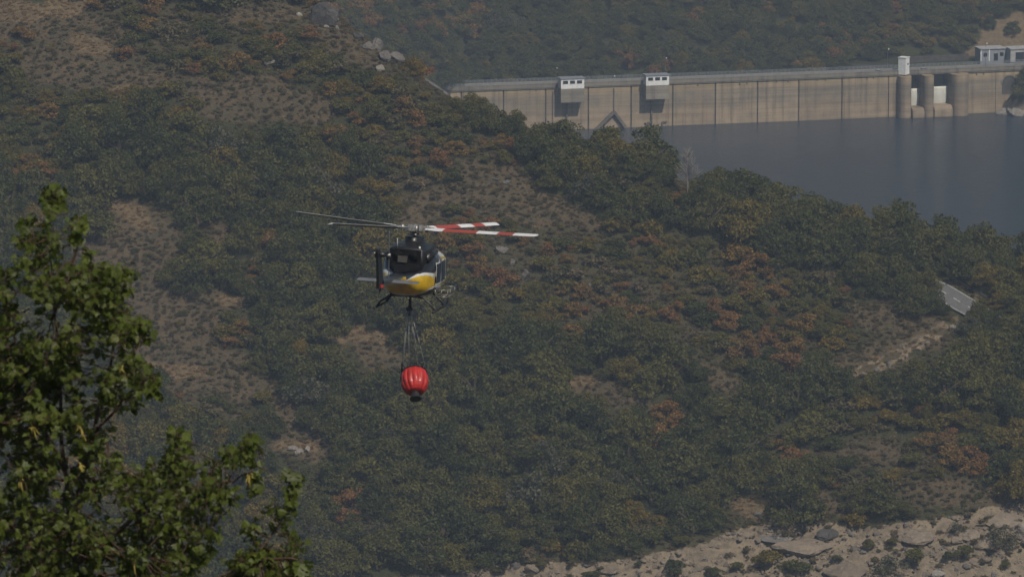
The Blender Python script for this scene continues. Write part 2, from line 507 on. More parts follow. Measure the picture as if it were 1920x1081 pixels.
# what grows where on the slope, measured on the photograph: (kind, cx, cy, rx, ry, tilt in degrees); later ones win
ZONES = [
    ('olive', 620, 240, 420, 120, 5), ('olive', 200, 300, 260, 60, 0), ('olive', 1000, 520, 260, 120, 10), ('olive', 1350, 590, 300, 120, 18), ('olive', 780, 400, 160, 60, 0), ('olive', 1700, 830, 200, 70, 5),
    ('mix', 200, 70, 330, 75, 0), ('mix', 560, 90, 190, 90, 15), ('heath', 90, 55, 150, 30, 0), ('heath', 640, 70, 90, 35, 35), ('heath', 480, 25, 90, 22, 0),
    ('grass', 30, 18, 60, 22, 0), ('grass', 122, 14, 38, 22, 0), ('mix', 60, 100, 90, 26, 0),
    ('heath', 150, 130, 120, 40, 8), ('grass', 165, 140, 55, 22, 12), ('grass', 175, 85, 40, 16, 10), ('heath', 330, 178, 230, 38, 10), ('grass', 262, 180, 60, 14, 18),
    ('heath', 500, 190, 150, 45, 0), ('olive', 560, 125, 120, 34, 20), ('olive', 700, 175, 150, 42, 22),
    ('olive', 200, 205, 190, 34, 0), ('olive', 60, 250, 110, 50, 0), ('olive', 330, 245, 150, 30, 8),
    ('wood', 440, 315, 330, 62, 4), ('russet', 60, 335, 55, 22, 0), ('mix', 760, 300, 120, 60, 10), ('olive', 690, 380, 90, 36, 10), ('olive', 850, 235, 110, 45, 15),
    ('mix', 870, 285, 120, 40, 10), ('heath', 950, 345, 95, 34, 12), ('heath', 1000, 385, 160, 42, 8), ('heath', 810, 395, 70, 40, 0), ('mix', 880, 420, 90, 25, 0),
    ('wood', 1140, 320, 150, 85, 15), ('olive', 1190, 380, 90, 22, 10), ('wood', 1500, 420, 230, 70, 18), ('wood', 1780, 490, 230, 90, 15),
    ('mix', 1060, 470, 110, 45, 0), ('russet', 920, 480, 105, 62, 10), ('russet', 1040, 490, 55, 38, 0), ('mix', 1130, 520, 80, 40, 10),
    ('russet', 1290, 480, 150, 34, 14), ('russet', 1430, 530, 150, 42, 24), ('mix', 1250, 560, 130, 45, 20), ('russet', 1370, 630, 150, 42, 20), ('russet', 1110, 590, 120, 26, 20),
    ('russet', 1480, 655, 70, 40, 0), ('olive', 1560, 580, 90, 45, 25), ('mix', 1290, 660, 110, 35, 18), ('heath', 1330, 700, 110, 20, 22),
    ('heath', 1690, 610, 100, 38, 20), ('heath', 1650, 662, 100, 24, -22),
    ('heath', 270, 440, 95, 52, 28), ('grass', 250, 405, 45, 16, 28), ('heath', 200, 500, 90, 60, 0), ('heath', 440, 445, 80, 20, 5),
    ('heath', 330, 620, 120, 130, 8), ('heath', 400, 720, 150, 90, 15), ('grass', 432, 562, 38, 13, 5), ('grass', 330, 690, 60, 14, 10),
    ('wood', 358, 506, 52, 40, 0), ('mix', 470, 515, 60, 28, 10), ('mix', 560, 460, 110, 30, 12), ('wood', 610, 440, 90, 30, 5),
    ('grass', 680, 640, 75, 24, 6), ('heath', 690, 670, 70, 25, 10), ('heath', 580, 520, 40, 14, 0), ('olive', 500, 640, 100, 38, 18), ('olive', 450, 600, 50, 26, 0),
    ('wood', 590, 700, 110, 70, 20), ('heath', 520, 770, 55, 42, 40), ('mix', 380, 770, 60, 40, 0), ('olive', 470, 765, 30, 20, 0),
    ('heath', 580, 838, 70, 24, 8), ('grass', 560, 838, 40, 12, 0), ('heath', 1130, 735, 90, 24, 14), ('grass', 1085, 715, 34, 10, 10),
    ('russet', 1240, 800, 60, 34, 20), ('mix', 1500, 870, 110, 40, 10), ('olive', 1470, 870, 55, 30, 0), ('mix', 1690, 880, 150, 60, 10), ('heath', 1640, 850, 70, 22, 10),
    ('russet', 1800, 850, 60, 24, 10), ('heath', 1430, 955, 65, 22, 15), ('grass', 1410, 950, 45, 14, 12), ('heath', 1560, 940, 70, 24, 12), ('mix', 1640, 930, 100, 28, 5),
    ('heath', 1800, 925, 110, 22, 5), ('russet', 650, 950, 45, 22, 0), ('mix', 1000, 1040, 110, 14, 0), ('mix', 1230, 1008, 110, 16, 0),
]
SHORE = [(-400, 1150), (500, 1115), (820, 1074), (960, 1058), (1150, 1049), (1300, 1024), (1380, 992), (1440, 984), (1540, 982), (1640, 988), (1700, 972), (1780, 970), (1860, 948), (1960, 938), (2300, 930)]
_zk = [z[0] for z in ZONES]
_zc = np.array([[z[1], z[2], z[3], z[4], math.cos(R(z[5])), math.sin(R(z[5]))] for z in ZONES], float)

def zone_of(px, py, wob=True):
    px = np.asarray(px, float); py = np.asarray(py, float)
    if wob:
        qx = px + 22 * n_b.fbm(px / 46.0, py / 30.0, 3); qy = py + 13 * n_c.fbm(px / 46.0 + 7, py / 30.0, 3)
    else:
        qx, qy = px, py
    res = np.full(px.shape, 'wood', dtype='<U8')
    for k, c in zip(_zk, _zc):
        ux, uy = qx - c[0], qy - c[1]
        a = (ux * c[4] + uy * c[5]) / c[2]; b = (-ux * c[5] + uy * c[4]) / c[3]
        res[a * a + b * b < 1] = k
    sh = np.interp(px, [p[0] for p in SHORE], [p[1] for p in SHORE])
    res[qy * 0.35 + py * 0.65 > sh] = 'shore'
    return res

# ------------------------------------------------------------------ ground material driven by what the ground is (grass, heath, rock)
def ground_mat():
    m, nt, out = new_mat('hillside_ground')
    p = N(nt, 'ShaderNodeBsdfPrincipled', Roughness=0.95)
    p.inputs['Specular IOR Level'].default_value = 0.1
    geo = N(nt, 'ShaderNodeNewGeometry')
    at = N(nt, 'ShaderNodeAttribute', attribute_name='tint')
    sep = N(nt, 'ShaderNodeSeparateColor'); L(nt, at.outputs['Color'], sep.inputs[0])
    def nz(s, d=6.0, r=0.65):
        n = N(nt, 'ShaderNodeTexNoise', Scale=s, Detail=d, Roughness=r); L(nt, geo.outputs['Position'], n.inputs['Vector']); return n.outputs[0]
    a, b, c_ = nz(0.11), nz(0.6), nz(2.2)
    heath = mix_rgb(nt, ramp(nt, b, [(0.38, 0.0), (0.62, 1.0)]), (0.074, 0.058, 0.037), (0.108, 0.083, 0.050))
    heath = mix_rgb(nt, ramp(nt, a, [(0.45, 0.0), (0.7, 0.7)]), heath, (0.060, 0.058, 0.036))
    heath = mix_rgb(nt, ramp(nt, c_, [(0.55, 0.0), (0.75, 0.7)]), heath, (0.12, 0.092, 0.064))
    grass = mix_rgb(nt, ramp(nt, b, [(0.36, 0.0), (0.64, 1.0)]), (0.120, 0.090, 0.055), (0.175, 0.130, 0.076))
    rock = mix_rgb(nt, ramp(nt, b, [(0.40, 0.0), (0.58, 1.0)]), (0.148, 0.122, 0.092), (0.232, 0.188, 0.135))
    rock = mix_rgb(nt, ramp(nt, a, [(0.50, 0.0), (0.70, 0.7)]), rock, (0.30, 0.245, 0.17))
    rock = mix_rgb(nt, ramp(nt, c_, [(0.55, 0.0), (0.72, 0.85)]), rock, (0.15, 0.12, 0.092))
    f1 = ramp(nt, math_n(nt, 'ADD', sep.outputs[0], math_n(nt, 'MULTIPLY', math_n(nt, 'SUBTRACT', b, 0.5), 1.2)), [(0.25, 0.0), (0.95, 1.0)])
    f2 = ramp(nt, math_n(nt, 'ADD', sep.outputs[1], math_n(nt, 'MULTIPLY', math_n(nt, 'SUBTRACT', b, 0.5), 0.8)), [(0.35, 0.0), (0.65, 1.0)])
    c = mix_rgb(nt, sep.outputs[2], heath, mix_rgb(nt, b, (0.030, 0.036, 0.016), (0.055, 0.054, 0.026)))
    c = mix_rgb(nt, f1, c, grass)
    c = mix_rgb(nt, f2, c, rock)
    L(nt, c, p.inputs['Base Color'])
    hgt = math_n(nt, 'ADD', math_n(nt, 'MULTIPLY', b, 1.0), math_n(nt, 'MULTIPLY', c_, 0.5))
    bn = N(nt, 'ShaderNodeBump', Strength=0.8, Distance=0.7); L(nt, hgt, bn.inputs['Height']); L(nt, bn.outputs[0], p.inputs['Normal'])
    L(nt, p.outputs[0], out.inputs[0])
ground_mat()

def grid_land(name, xs, ys, zf, label, tint=None):
    X, Y = np.meshgrid(xs, ys)
    Z = zf(X, Y)
    nx, ny = len(xs), len(ys)
    idx = np.arange(nx * ny).reshape(ny, nx)
    f = np.stack([idx[:-1, :-1], idx[:-1, 1:], idx[1:, 1:], idx[1:, :-1]], -1).reshape(-1, 4)
    me = mesh_np(name, np.stack([X, Y, Z], -1).reshape(-1, 3), f, 'hillside_ground', True)
    if tint is None:
        col = np.zeros((nx * ny, 4)); col[:, 3] = 1
    else:
        col = tint(X.ravel(), Y.ravel(), Z.ravel())
    color_attr(me, col)
    o = link(name, me)
    return tag(o, label, kind='structure')

OPEN = [   # stretches of slope that lie open to view in the photograph
    [(1768, 572), (1786, 538), (1832, 542), (1842, 562), (1815, 594), (1795, 598), (1778, 588)],
    [(1570, 706), (1640, 672), (1715, 630), (1768, 602), (1800, 610), (1788, 624), (1740, 650), (1702, 684), (1660, 694), (1600, 708)],
    [(598, -5), (640, -5), (700, 50), (760, 95), (752, 128), (715, 132), (670, 95), (598, 45)],
    [(545, 822), (620, 828), (640, 848), (600, 868), (545, 854)], [(1365, 938), (1420, 928), (1500, 960), (1480, 985), (1390, 978)],
    [(612, 640), (680, 612), (750, 640), (740, 668), (650, 662)], [(485, 100), (535, 102), (532, 128), (490, 128)], [(915, 440), (955, 445), (1010, 520), (985, 535), (930, 480)],
    [(1050, 700), (1110, 705), (1180, 745), (1150, 755), (1060, 725)], [(410, 548), (465, 550), (470, 572), (415, 575)], [(1265, 275), (1315, 275), (1310, 340), (1270, 340)],
    [(780, 140), (800, 140), (850, 182), (846, 194), (825, 186)], [(860, 330), (1040, 345), (1100, 395), (1000, 400), (880, 365)]]
def in_poly(px, py, poly):
    px = np.asarray(px, float); py = np.asarray(py, float)
    c = np.zeros(px.shape, bool)
    for i in range(len(poly)):
        x0, y0 = poly[i]; x1, y1 = poly[i - 1]
        if y0 == y1: continue
        c ^= ((y0 > py) != (y1 > py)) & (px < (x1 - x0) * (py - y0) / (y1 - y0) + x0)
    return c

def hill_rough(x, y):
    z = hill(x, y)
    px, py = to_px(x, y, z)
    sh = np.interp(px, [p[0] for p in SHORE], [p[1] for p in SHORE])
    k = np.clip((py - sh + 10) / 25.0, 0, 1)
    r1 = n_c.fbm(x / 5.0 + y / 9.0, y / 4.0, 4); r2 = n_a.fbm(x / 2.1, y / 1.7, 3)
    led = np.floor(z / 1.9 + 1.1 * r1) * 1.9
    return z + k * (0.42 * (led - z) + 1.5 * np.abs(r1) + 0.6 * r2 - 0.3)

def hill_tint(x, y, z):
    px, py = to_px(x, y, z)
    k = zone_of(px, py)
    col = np.zeros((len(x), 4)); col[:, 3] = 1
    col[k == 'grass', 0] = 0.8
    col[k == 'shore', 1] = 1
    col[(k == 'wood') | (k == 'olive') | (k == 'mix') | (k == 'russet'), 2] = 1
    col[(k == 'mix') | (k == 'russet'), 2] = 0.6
    d, zr = near_path(x, y, ROAD)
    cut = in_poly(px, py, OPEN[1]) & (n_b.fbm(px / 16.0, py / 9.0, 3) > -0.12); col[cut, 0] = 0.7; col[cut, 1] = 0.52; col[cut, 2] = 0
    col[(d > ROAD_W) & (d < ROAD_W + 1.5) & (px > 1770) & (py < 600), 0] = 0.8
    return col
tag(grid_land('hillside', np.arange(-190, 190.1, 0.9), np.arange(900, 1420, 0.9), hill_rough, 'scrubby brown hillside with a rocky shore at its foot', hill_tint))

# the slope the camera stands on, falling away under the view
def near_slope(x, y):
    z = np.where(y < 100, 328.9 - 0.31 * y, 297.9 - 0.455 * (y - 100))
    z = np.where(y < 0, 328.9 - 0.05 * y * 0, z)
    return np.maximum(z + 0.5 * n_a.fbm(x / 9.0, y / 9.0, 3) * np.clip(y / 20, 0, 1), -28)
grid_land('near_slope', np.arange(-240, 240.1, 6), np.arange(-60, 830, 5), near_slope, 'dry grassy slope falling away below the viewpoint')

# ------------------------------------------------------------------ the line of the dam (waterline read off the photograph, laid on the water plane z = 0)
_wl = np.array([(780, 253), (945, 247.2), (1104, 241.9), (1260, 236.6), (1420, 230), (1577, 223.3), (1700, 218), (1800, 213.5), (1920, 208.5), (2050, 203)], float)
_wc = np.polyfit(_wl[:, 0], _wl[:, 1], 2)
def base_pt(px):
    return at_z(px, np.polyval(_wc, px), 0.0)
_dp = np.linspace(640, 2200, 600)
_db = np.array([base_pt(p) for p in _dp])
def dam_y(x):
    return np.interp(x, _db[:, 0], _db[:, 1])
def frame(px):
    a, b = base_pt(px - 4), base_pt(px + 4)
    t = (b - a); t[2] = 0; t /= np.linalg.norm(t)
    return base_pt(px), t, np.array([t[1], -t[0], 0.0])
def W(px, n, z, s=0.0):
    """point on the dam: foot under pixel column px, n metres out from the face, z up, s metres along"""
    p, t, nn = frame(px)
    q = p + nn * n + t * s
    return np.array([q[0], q[1], z])
def z_at(px, py, n=0.0):
    """height at which a vertical line n metres out from the face crosses photograph row py"""
    q = W(px, n, 0.0)
    lo, hi = -10.0, 60.0
    for _ in range(40):
        mid = (lo + hi) / 2
        if to_px(q[0], q[1], mid)[1] > py: lo = mid
        else: hi = mid
    return (lo + hi) / 2
XL = float(base_pt(890)[0]); XR = float(base_pt(1822)[0])

def far_raw(x, y):
    x = np.asarray(x, float); y = np.asarray(y, float)
    s = y - (dam_y(x) + 13.0)
    s = s + 2.0 * np.maximum(XL - x, 0) * np.clip((XL - x) / 6.0, 0, 1)
    z = 9.5 + 0.56 * s
    z = np.where(s < 0, 9.5 + 1.4 * s, z)
    # crest road and platform behind the right end
    pl = np.clip((x - XR + 70) / 30.0, 0, 1)
    plat = np.where(s < 22, np.minimum(16.2, 9.5 + 2.2 * s + 20), 16.2 + 0.62 * (s - 22))
    z = z * (1 - pl) + np.where(s < 0, 9.5 + 1.4 * s, np.maximum(np.minimum(plat, 400), 0)) * pl
    # rocky bank in front of the right end
    q = base_pt(1925)
    z = np.maximum(z, 12.5 - ((np.abs(x - q[0] - 4) / 15.0) ** 2 * 12 + ((y - q[1] - 2) / 13.0) ** 2 * 12))
    z = z + 2.2 * n_a.fbm(x / 40.0, y / 40.0, 3) * np.clip(s / 20, 0, 1) + 0.8 * n_b.fbm(x / 9.0, y / 9.0, 3) * np.clip(np.abs(s) / 30, 0.0, 1)
    return np.clip(z, -28.0, 322.0)

FAR_ZONES = [('grass', 1840, 78, 70, 24, -8), ('grass', 1800, 98, 60, 10, 0), ('grass', 1905, 60, 40, 40, 0), ('russet', 740, 42, 180, 44, 5), ('russet', 1170, 118, 55, 18, -20), ('russet', 1560, 92, 34, 24, 0), ('olive', 1730, 72, 110, 34, 0), ('olive', 1500, 60, 60, 18, 0),
             ('russet', 1290, 40, 50, 14, 0), ('grey', 1250, 90, 60, 14, 0), ('grey', 930, 60, 60, 16, 0), ('wood', 1770, 55, 40, 16, 0), ('russet', 1830, 10, 60, 20, 0), ('olive', 1690, 10, 60, 16, 0)]
def far_zone(px, py):
    px = np.asarray(px, float); py = np.asarray(py, float)
    qx = px + 12 * n_b.fbm(px / 30.0, py / 20.0, 3); qy = py + 7 * n_c.fbm(px / 30.0 + 7, py / 20.0, 3)
    res = np.full(px.shape, 'wood', dtype='<U8')
    for k, cx, cy, rx, ry, a_ in FAR_ZONES:
        ux, uy = qx - cx, qy - cy
        ca, sa = math.cos(R(a_)), math.sin(R(a_))
        res[((ux * ca + uy * sa) / rx) ** 2 + ((-ux * sa + uy * ca) / ry) ** 2 < 1] = k
    return res
def far_tint(x, y, z):
    px, py = to_px(x, y, z)
    k = far_zone(px, py)
    col = np.zeros((len(x), 4)); col[:, 3] = 1
    col[k == 'grass', 0] = 1
    col[k != 'grass', 2] = 1
    col[(z < 4.5) & (y > 1700), 1] = 1
    return col
grid_land('far_hillside', np.r_[np.arange(-420, -130, 12), np.arange(-130, 260, 2.0), np.arange(260, 520, 12)],
          np.r_[np.arange(1840, 1930, 6), np.arange(1930, 2200, 2.0), np.arange(2200, 2680, 15)], far_raw, 'wooded far hillside behind the dam', far_tint)

# ------------------------------------------------------------------ water
def water_mat():
    m, nt, out = new_mat('reservoir_water')
    p = N(nt, 'ShaderNodeBsdfPrincipled', Roughness=0.16, IOR=1.33)
    p.inputs['Base Color'].default_value = (0.016, 0.030, 0.048, 1)
    geo = N(nt, 'ShaderNodeNewGeometry')
    mp = N(nt, 'ShaderNodeMapping'); mp.inputs['Scale'].default_value = (0.5, 0.9, 1.0); L(nt, geo.outputs['Position'], mp.inputs[0])
    n1 = N(nt, 'ShaderNodeTexNoise', Scale=0.45, Detail=5.0, Roughness=0.65); L(nt, mp.outputs[0], n1.inputs['Vector'])
    n2 = N(nt, 'ShaderNodeTexNoise', Scale=0.02, Detail=4.0, Roughness=0.6); L(nt, mp.outputs[0], n2.inputs['Vector'])
    st = ramp(nt, n2.outputs[0], [(0.35, 0.55), (0.65, 1.0)])
    bn = N(nt, 'ShaderNodeBump', Distance=1.2); L(nt, math_n(nt, 'MULTIPLY', st, 0.55), bn.inputs['Strength'])
    L(nt, n1.outputs[0], bn.inputs['Height']); L(nt, bn.outputs[0], p.inputs['Normal'])
    L(nt, p.outputs[0], out.inputs[0])
water_mat()
wb = MB()
wb.add([(-800, 700, 0), (800, 700, 0), (800, 2075, 0), (-800, 2075, 0)], [(0, 1, 2, 3)])
tag(wb.build('water', 'reservoir_water'), 'dark grey-blue reservoir water held back by the dam', kind='structure')

# ------------------------------------------------------------------ haze: one closed box of even air round everything built
m, nt, out = new_mat('haze_air')
pv = N(nt, 'ShaderNodeVolumePrincipled', Density=HAZE_DENSITY, Anisotropy=0.0)
pv.inputs['Color'].default_value = (*HAZE_COLOR, 1)
L(nt, pv.outputs[0], out.inputs['Volume'])
hb = MB()
hb.box((0, 1300, 157.5), (1640, 2800, 377))
tag(hb.build('haze', 'haze_air'), 'pale smoky haze hanging in the valley air', kind='stuff')
# ------------------------------------------------------------------ the dam
def sweep(mb, pxs, n0, n1, z0, z1, mi=0):
    """a bar that follows the dam: n0..n1 metres out from the face, z0..z1 high (numbers or functions of px)"""
    g = lambda v, p: v(p) if callable(v) else v
    rings = []
    for p in pxs:
        rings.append([W(p, g(n0, p), g(z0, p)), W(p, g(n1, p), g(z0, p)), W(p, g(n1, p), g(z1, p)), W(p, g(n0, p), g(z1, p))])
    mb.loft(rings, mi, True, False)
    return mb

Z_SOF, Z_PAR, Z_RAIL = 15.1, 16.75, 17.75
dam = tag(empty('concrete_dam', W(1340, 0, 0)), 'long tan concrete dam with vertical joints across the reservoir', 'dam')
def under(o, parent):
    """parent an object built in world coordinates under a thing that already has a place"""
    o.parent = parent
    o.matrix_parent_inverse = Matrix.LocRotScale(parent.location, parent.rotation_euler, None).inverted()
    return o
BOT = -14.0
under(sweep(MB(), np.linspace(796, 1690, 40), -6.5, -0.40, BOT, Z_SOF - 0.02).build('core_wall', 'dam_joint'), dam)
JOINTS = [800, 865, 944, 1023, 1103, 1183, 1261, 1341, 1420, 1497, 1578, 1665, 1690]
for a, b in zip(JOINTS[:-1], JOINTS[1:]):
    g = 1.35 if b != 1665 else 1.2
    g2 = 0.4 if b == 1665 else 1.35
    under(sweep(MB(), np.linspace(a + g, b - g2, 5), -0.42, 0.0, BOT, Z_SOF).build('wall_panel', 'dam_concrete'), dam)
# right-hand end beyond the spillway
for a, b in ((1812, 1866), (1866, 1960)):
    under(sweep(MB(), np.linspace(a + 0.4, b - 0.4, 5), -3.0, 0.0, BOT, Z_SOF).build('wall_panel', 'dam_concrete'), dam)
under(sweep(MB(), np.linspace(1800, 1960, 12), -6.5, -3.2, BOT, Z_SOF - 0.02).build('core_wall', 'dam_joint'), dam)
# roadway slab with a thin dark drip edge, upstream and downstream parapets
PXS = np.linspace(822, 1975, 70)
under(sweep(MB(), PXS, -7.0, 0.45, Z_SOF + 0.03, Z_SOF + 0.40).build('road_slab', 'deck_concrete'), dam)
under(sweep(MB(), PXS, 0.20, 0.62, Z_SOF + 0.41, Z_PAR).build('parapet', 'deck_concrete'), dam)
under(sweep(MB(), PXS, -7.3, -6.9, Z_SOF + 0.41, Z_PAR).build('parapet', 'deck_concrete'), dam)
under(sweep(MB(), PXS, 0.12, 0.70, Z_PAR + 0.003, Z_PAR + 0.16).build('parapet_coping', 'deck_concrete'), dam)
rl = MB()
for zz in (Z_PAR + 0.45, Z_PAR + 0.72, Z_RAIL):
    sweep(rl, PXS, 0.34, 0.44, zz - 0.05, zz + 0.05)
for p in np.arange(826, 1970, 8.0):
    q = W(p, 0.39, (Z_PAR + Z_RAIL) / 2 + 0.08)
    rl.box(q, (0.10, 0.10, Z_RAIL - Z_PAR - 0.16))
under(rl.build('railing', 'rail_steel'), dam)
rl2 = MB()
for zz in (Z_PAR + 0.35, Z_PAR + 0.72, Z_RAIL + 0.05):
    sweep(rl2, PXS, -7.16, -7.06, zz - 0.05, zz + 0.05)
for p in np.arange(826, 1970, 8.0):
    rl2.box(W(p, -7.11, (Z_PAR + Z_RAIL) / 2), (0.10, 0.10, Z_RAIL - Z_PAR))
under(rl2.build('railing', 'rail_steel'), dam)
# inverted V rib on the face, its drain pipe, and thin pipes down the face
def wall_bar(pts, w, n0, n1):
    """flat bar on the dam face through (px, py) points"""
    mb = MB()
    for (p0, q0), (p1, q1) in zip(pts[:-1], pts[1:]):
        a = W(p0, n0, z_at(p0, q0)); b = W(p1, n0, z_at(p1, q1))
        _, t, nn = frame((p0 + p1) / 2)
        d = b - a; d /= np.linalg.norm(d)
        s = np.cross(nn, d) * w / 2
        e = nn * (n1 - n0)
        rings = [[a - s, a + s, a + s + e, a - s + e], [b - s, b + s, b + s + e, b - s + e]]
        mb.loft(rings, 0, True, False)
    return mb
rib = wall_bar([(1113, 246), (1150, 209.5)], 1.0, 0.02, 1.3)
rib2 = wall_bar([(1150.6, 209.0), (1178, 246)], 1.0, 0.03, 1.4)
under(rib.build('sloping_rib', 'wet_rib'), dam)
under(rib2.build('sloping_rib', 'wet_rib'), dam)
under(wall_bar([(1150.5, 165), (1150.5, 208)], 0.42, 0.02, 0.35).build('drain_pipe', 'wet_rib'), dam)
under(wall_bar([(1036, 172), (1036, 246)], 0.30, 0.02, 0.3).build('drain_pipe', 'wet_rib'), dam)
under(wall_bar([(1214.4, 240), (1214.4, 229.3), (1222.5, 228.7)], 0.55, 0.05, 0.6).build('bent_pipe', 'wet_rib'), dam)
under(wall_bar([(1241.6, 239), (1241.6, 228.2), (1250, 227.4)], 0.55, 0.05, 0.6).build('bent_pipe', 'wet_rib'), dam)
for px_, ln in ((1386, 9), (1400, 8), (1455, 6), (1477, 7), (1532, 5), (1547, 6), (1625, 7), (1637, 6), (1308, 8), (1005, 6), (1830, 9), (1843, 8)):
    y_ = to_px(*W(px_, 0, Z_SOF - 0.05))[1]
    under(wall_bar([(px_, y_ + 0.5), (px_ + 0.1, y_ + ln * 0.55)], 0.42, 0.01, 0.30).build('scupper', 'wet_rib'), dam)

# ---- spillway: three round-nosed piers, two white gates behind them, two rounded sills
def pier(pxa, pxb, nose, ztop):
    mb = MB()
    a, t, nn = frame((pxa + pxb) / 2)
    wdt = float(np.linalg.norm(base_pt(pxb) - base_pt(pxa))) / 2
    out_ = []
    for k in range(13):
        th = math.pi * k / 12
        out_.append(a + t * (wdt * math.cos(th)) + nn * (nose - wdt + wdt * math.sin(th) * 1.0))
    out_ = [a + t * wdt - nn * 6.4] + out_ + [a - t * wdt - nn * 6.4]
    r0 = [np.array([p[0], p[1], BOT]) for p in out_]
    r1 = [np.array([p[0], p[1], ztop]) for p in out_]
    return mb.loft([r0, r1], 0, True, False)
PIERS = [(1681.5, 1704, 4.4), (1726, 1744.5, 5.0), (1779, 1811, 5.2)]
for a, b, ns in PIERS:
    under(pier(a, b, ns, Z_SOF + 0.02).build('pier', 'pier_concrete'), dam)
for (a, b, g0, g1, s1) in ((1704.3, 1725.7, 166, 199, 199), (1744.8, 1778.7, 162, 195, 195)):
    mid = (a + b) / 2
    gt = MB()
    z0, z1 = z_at(mid, g1 + 2, -1.5), z_at(mid, g0, -1.5)
    rings = []
    for k in range(9):
        u = k / 8
        zz = z0 + (z1 - z0) * u
        n_ = -2.0 + 0.9 * math.sin(math.pi * (0.15 + 0.55 * u))
        rings.append([W(a, n_ - 0.3, zz), W(a, n_, zz), W(b, n_, zz), W(b, n_ - 0.3, zz)])
    gt.loft(rings, 0, True, True)
    under(gt.build('spillway_gate', 'gate_paint'), dam)
    sl = MB()
    zt = z_at(mid, s1 + 1, 1.0)
    prof = [(-4.0, BOT), (4.6, BOT), (4.6, zt - 2.2)] + [(4.6 - 2.2 + 2.2 * math.cos(th), zt - 2.2 + 2.2 * math.sin(th)) for th in np.linspace(0.2, math.pi / 2, 7)] + [(-4.0, zt)]
    sl.loft([[W(a, p, z) for p, z in prof], [W(b, p, z) for p, z in prof]], 0, True, False)
    under(sl.build('spillway_sill', 'pier_concrete'), dam)
    bk = MB()
    sweep(bk, np.linspace(a, b, 4), -6.2, -5.2, zt - 1, Z_SOF)
    under(bk.build('bay_shade_wall', 'wet_rib'), dam)  # dark wall stands in for the shade under the deck above the gate
# arch opening near the right end
ar = MB()
c0 = 1891
zc, rr = z_at(c0, 156), 2.7
rings = []
for th in np.linspace(0, math.pi, 13):
    rings.append([W(c0, 0.02, zc + rr * math.sin(th), rr * math.cos(th)), W(c0, 0.32, zc + rr * math.sin(th), rr * math.cos(th)),
                  W(c0, 0.32, zc + (rr + 0.5) * math.sin(th), (rr + 0.5) * math.cos(th)), W(c0, 0.02, zc + (rr + 0.5) * math.sin(th), (rr + 0.5) * math.cos(th))])
ar.loft(rings, 0, True, False)
under(ar.build('arch_surround', 'deck_concrete'), dam)
ao = MB()
pts = [W(c0, 0.012, zc + rr * math.sin(th), rr * math.cos(th)) for th in np.linspace(0, math.pi, 13)] + [W(c0, 0.012, zc - 4, -rr), W(c0, 0.012, zc - 4, rr)]
ptb = [p + frame(c0)[2] * 0.01 for p in pts]
ao.loft([pts, ptb], 0, True, False)
under(ao.build('arch_opening_shade', 'dark_stone_wall'), dam)  # thin dark sheet on the face, shade of the arch hollow as colour

# ---- two white gate houses on concrete boxes that stand out from the face
def gate_house(a0, a1, roof_y, white_y, box_y, stem_y, label):
    P = 4.7
    mid = (a0 + a1) / 2
    zb, zw, zr = z_at(mid, box_y, P), z_at(mid, white_y, P), z_at(mid, roof_y, P)
    root = tag(empty('gate_house', W(mid, P / 2, zb)), label, 'gate house', 'white gate houses on the dam')
    mb = sweep(MB(), [a0, a1], 0.71, P, zb, zw - 0.01)
    under(mb.build('concrete_box', 'deck_concrete'), root)
    under(sweep(MB(), [a0, a1], 0.72, P + 0.02, zw, zr).build('wall', 'white_paint'), root)
    rf = sweep(MB(), [a0 - 1.4, a1 + 1.2], 0.3, P + 0.35, zr + 0.01, zr + 0.28)
    under(rf.build('roof', 'roof_grey'), root)
    wd = (a1 - a0)
    zh = (zr - zw)
    for u0 in (0.09, 0.39, 0.69):
        pa, pb = a0 + wd * u0, a0 + wd * (u0 + 0.21)
        z0, z1 = zw + zh * 0.50, zw + zh * 0.82
        w_ = under(sweep(MB(), [pa, pb], P + 0.03, P + 0.10, z0, z1).build('window', 'dark_glass'), root)
        fr = MB()
        for p0, p1, q0, q1 in ((pa - 0.3, pb + 0.3, z1 + 0.01, z1 + 0.12), (pa - 0.3, pb + 0.3, z0 - 0.14, z0 - 0.01), ((pa + pb) / 2 - 0.3, (pa + pb) / 2 + 0.3, z0, z1)):
            sweep(fr, [p0, p1], P + 0.11, P + 0.17, q0, q1)
        f_ = fr.build('window_frame', 'white_paint')
        f_.parent = w_
        f_.matrix_parent_inverse = (Matrix.Translation(root.location)).inverted()
    st = MB()
    q0 = W(a0 + wd * 0.37, 0.5, zb); q1 = W(a0 + wd * 0.37, 0.5, -3)
    st.tube([q0, q1], 0.30, 8)
    for zz in np.arange(zb - 1.5, 0, -3.0):
        st.box(W(a0 + wd * 0.37, 0.3, zz), (0.9, 0.5, 0.3))
    under(st.build('gate_stem', 'wet_rib'), root)
    return root
gate_house(1046.2, 1089.6, 148, 166.3, 192.3, 240, 'white gate house farther left on the dam, above the inverted V rib')
gate_house(1205.0, 1248.0, 141.8, 160.0, 186.0, 240, 'white gate house farther right on the dam, with two bent pipes below')

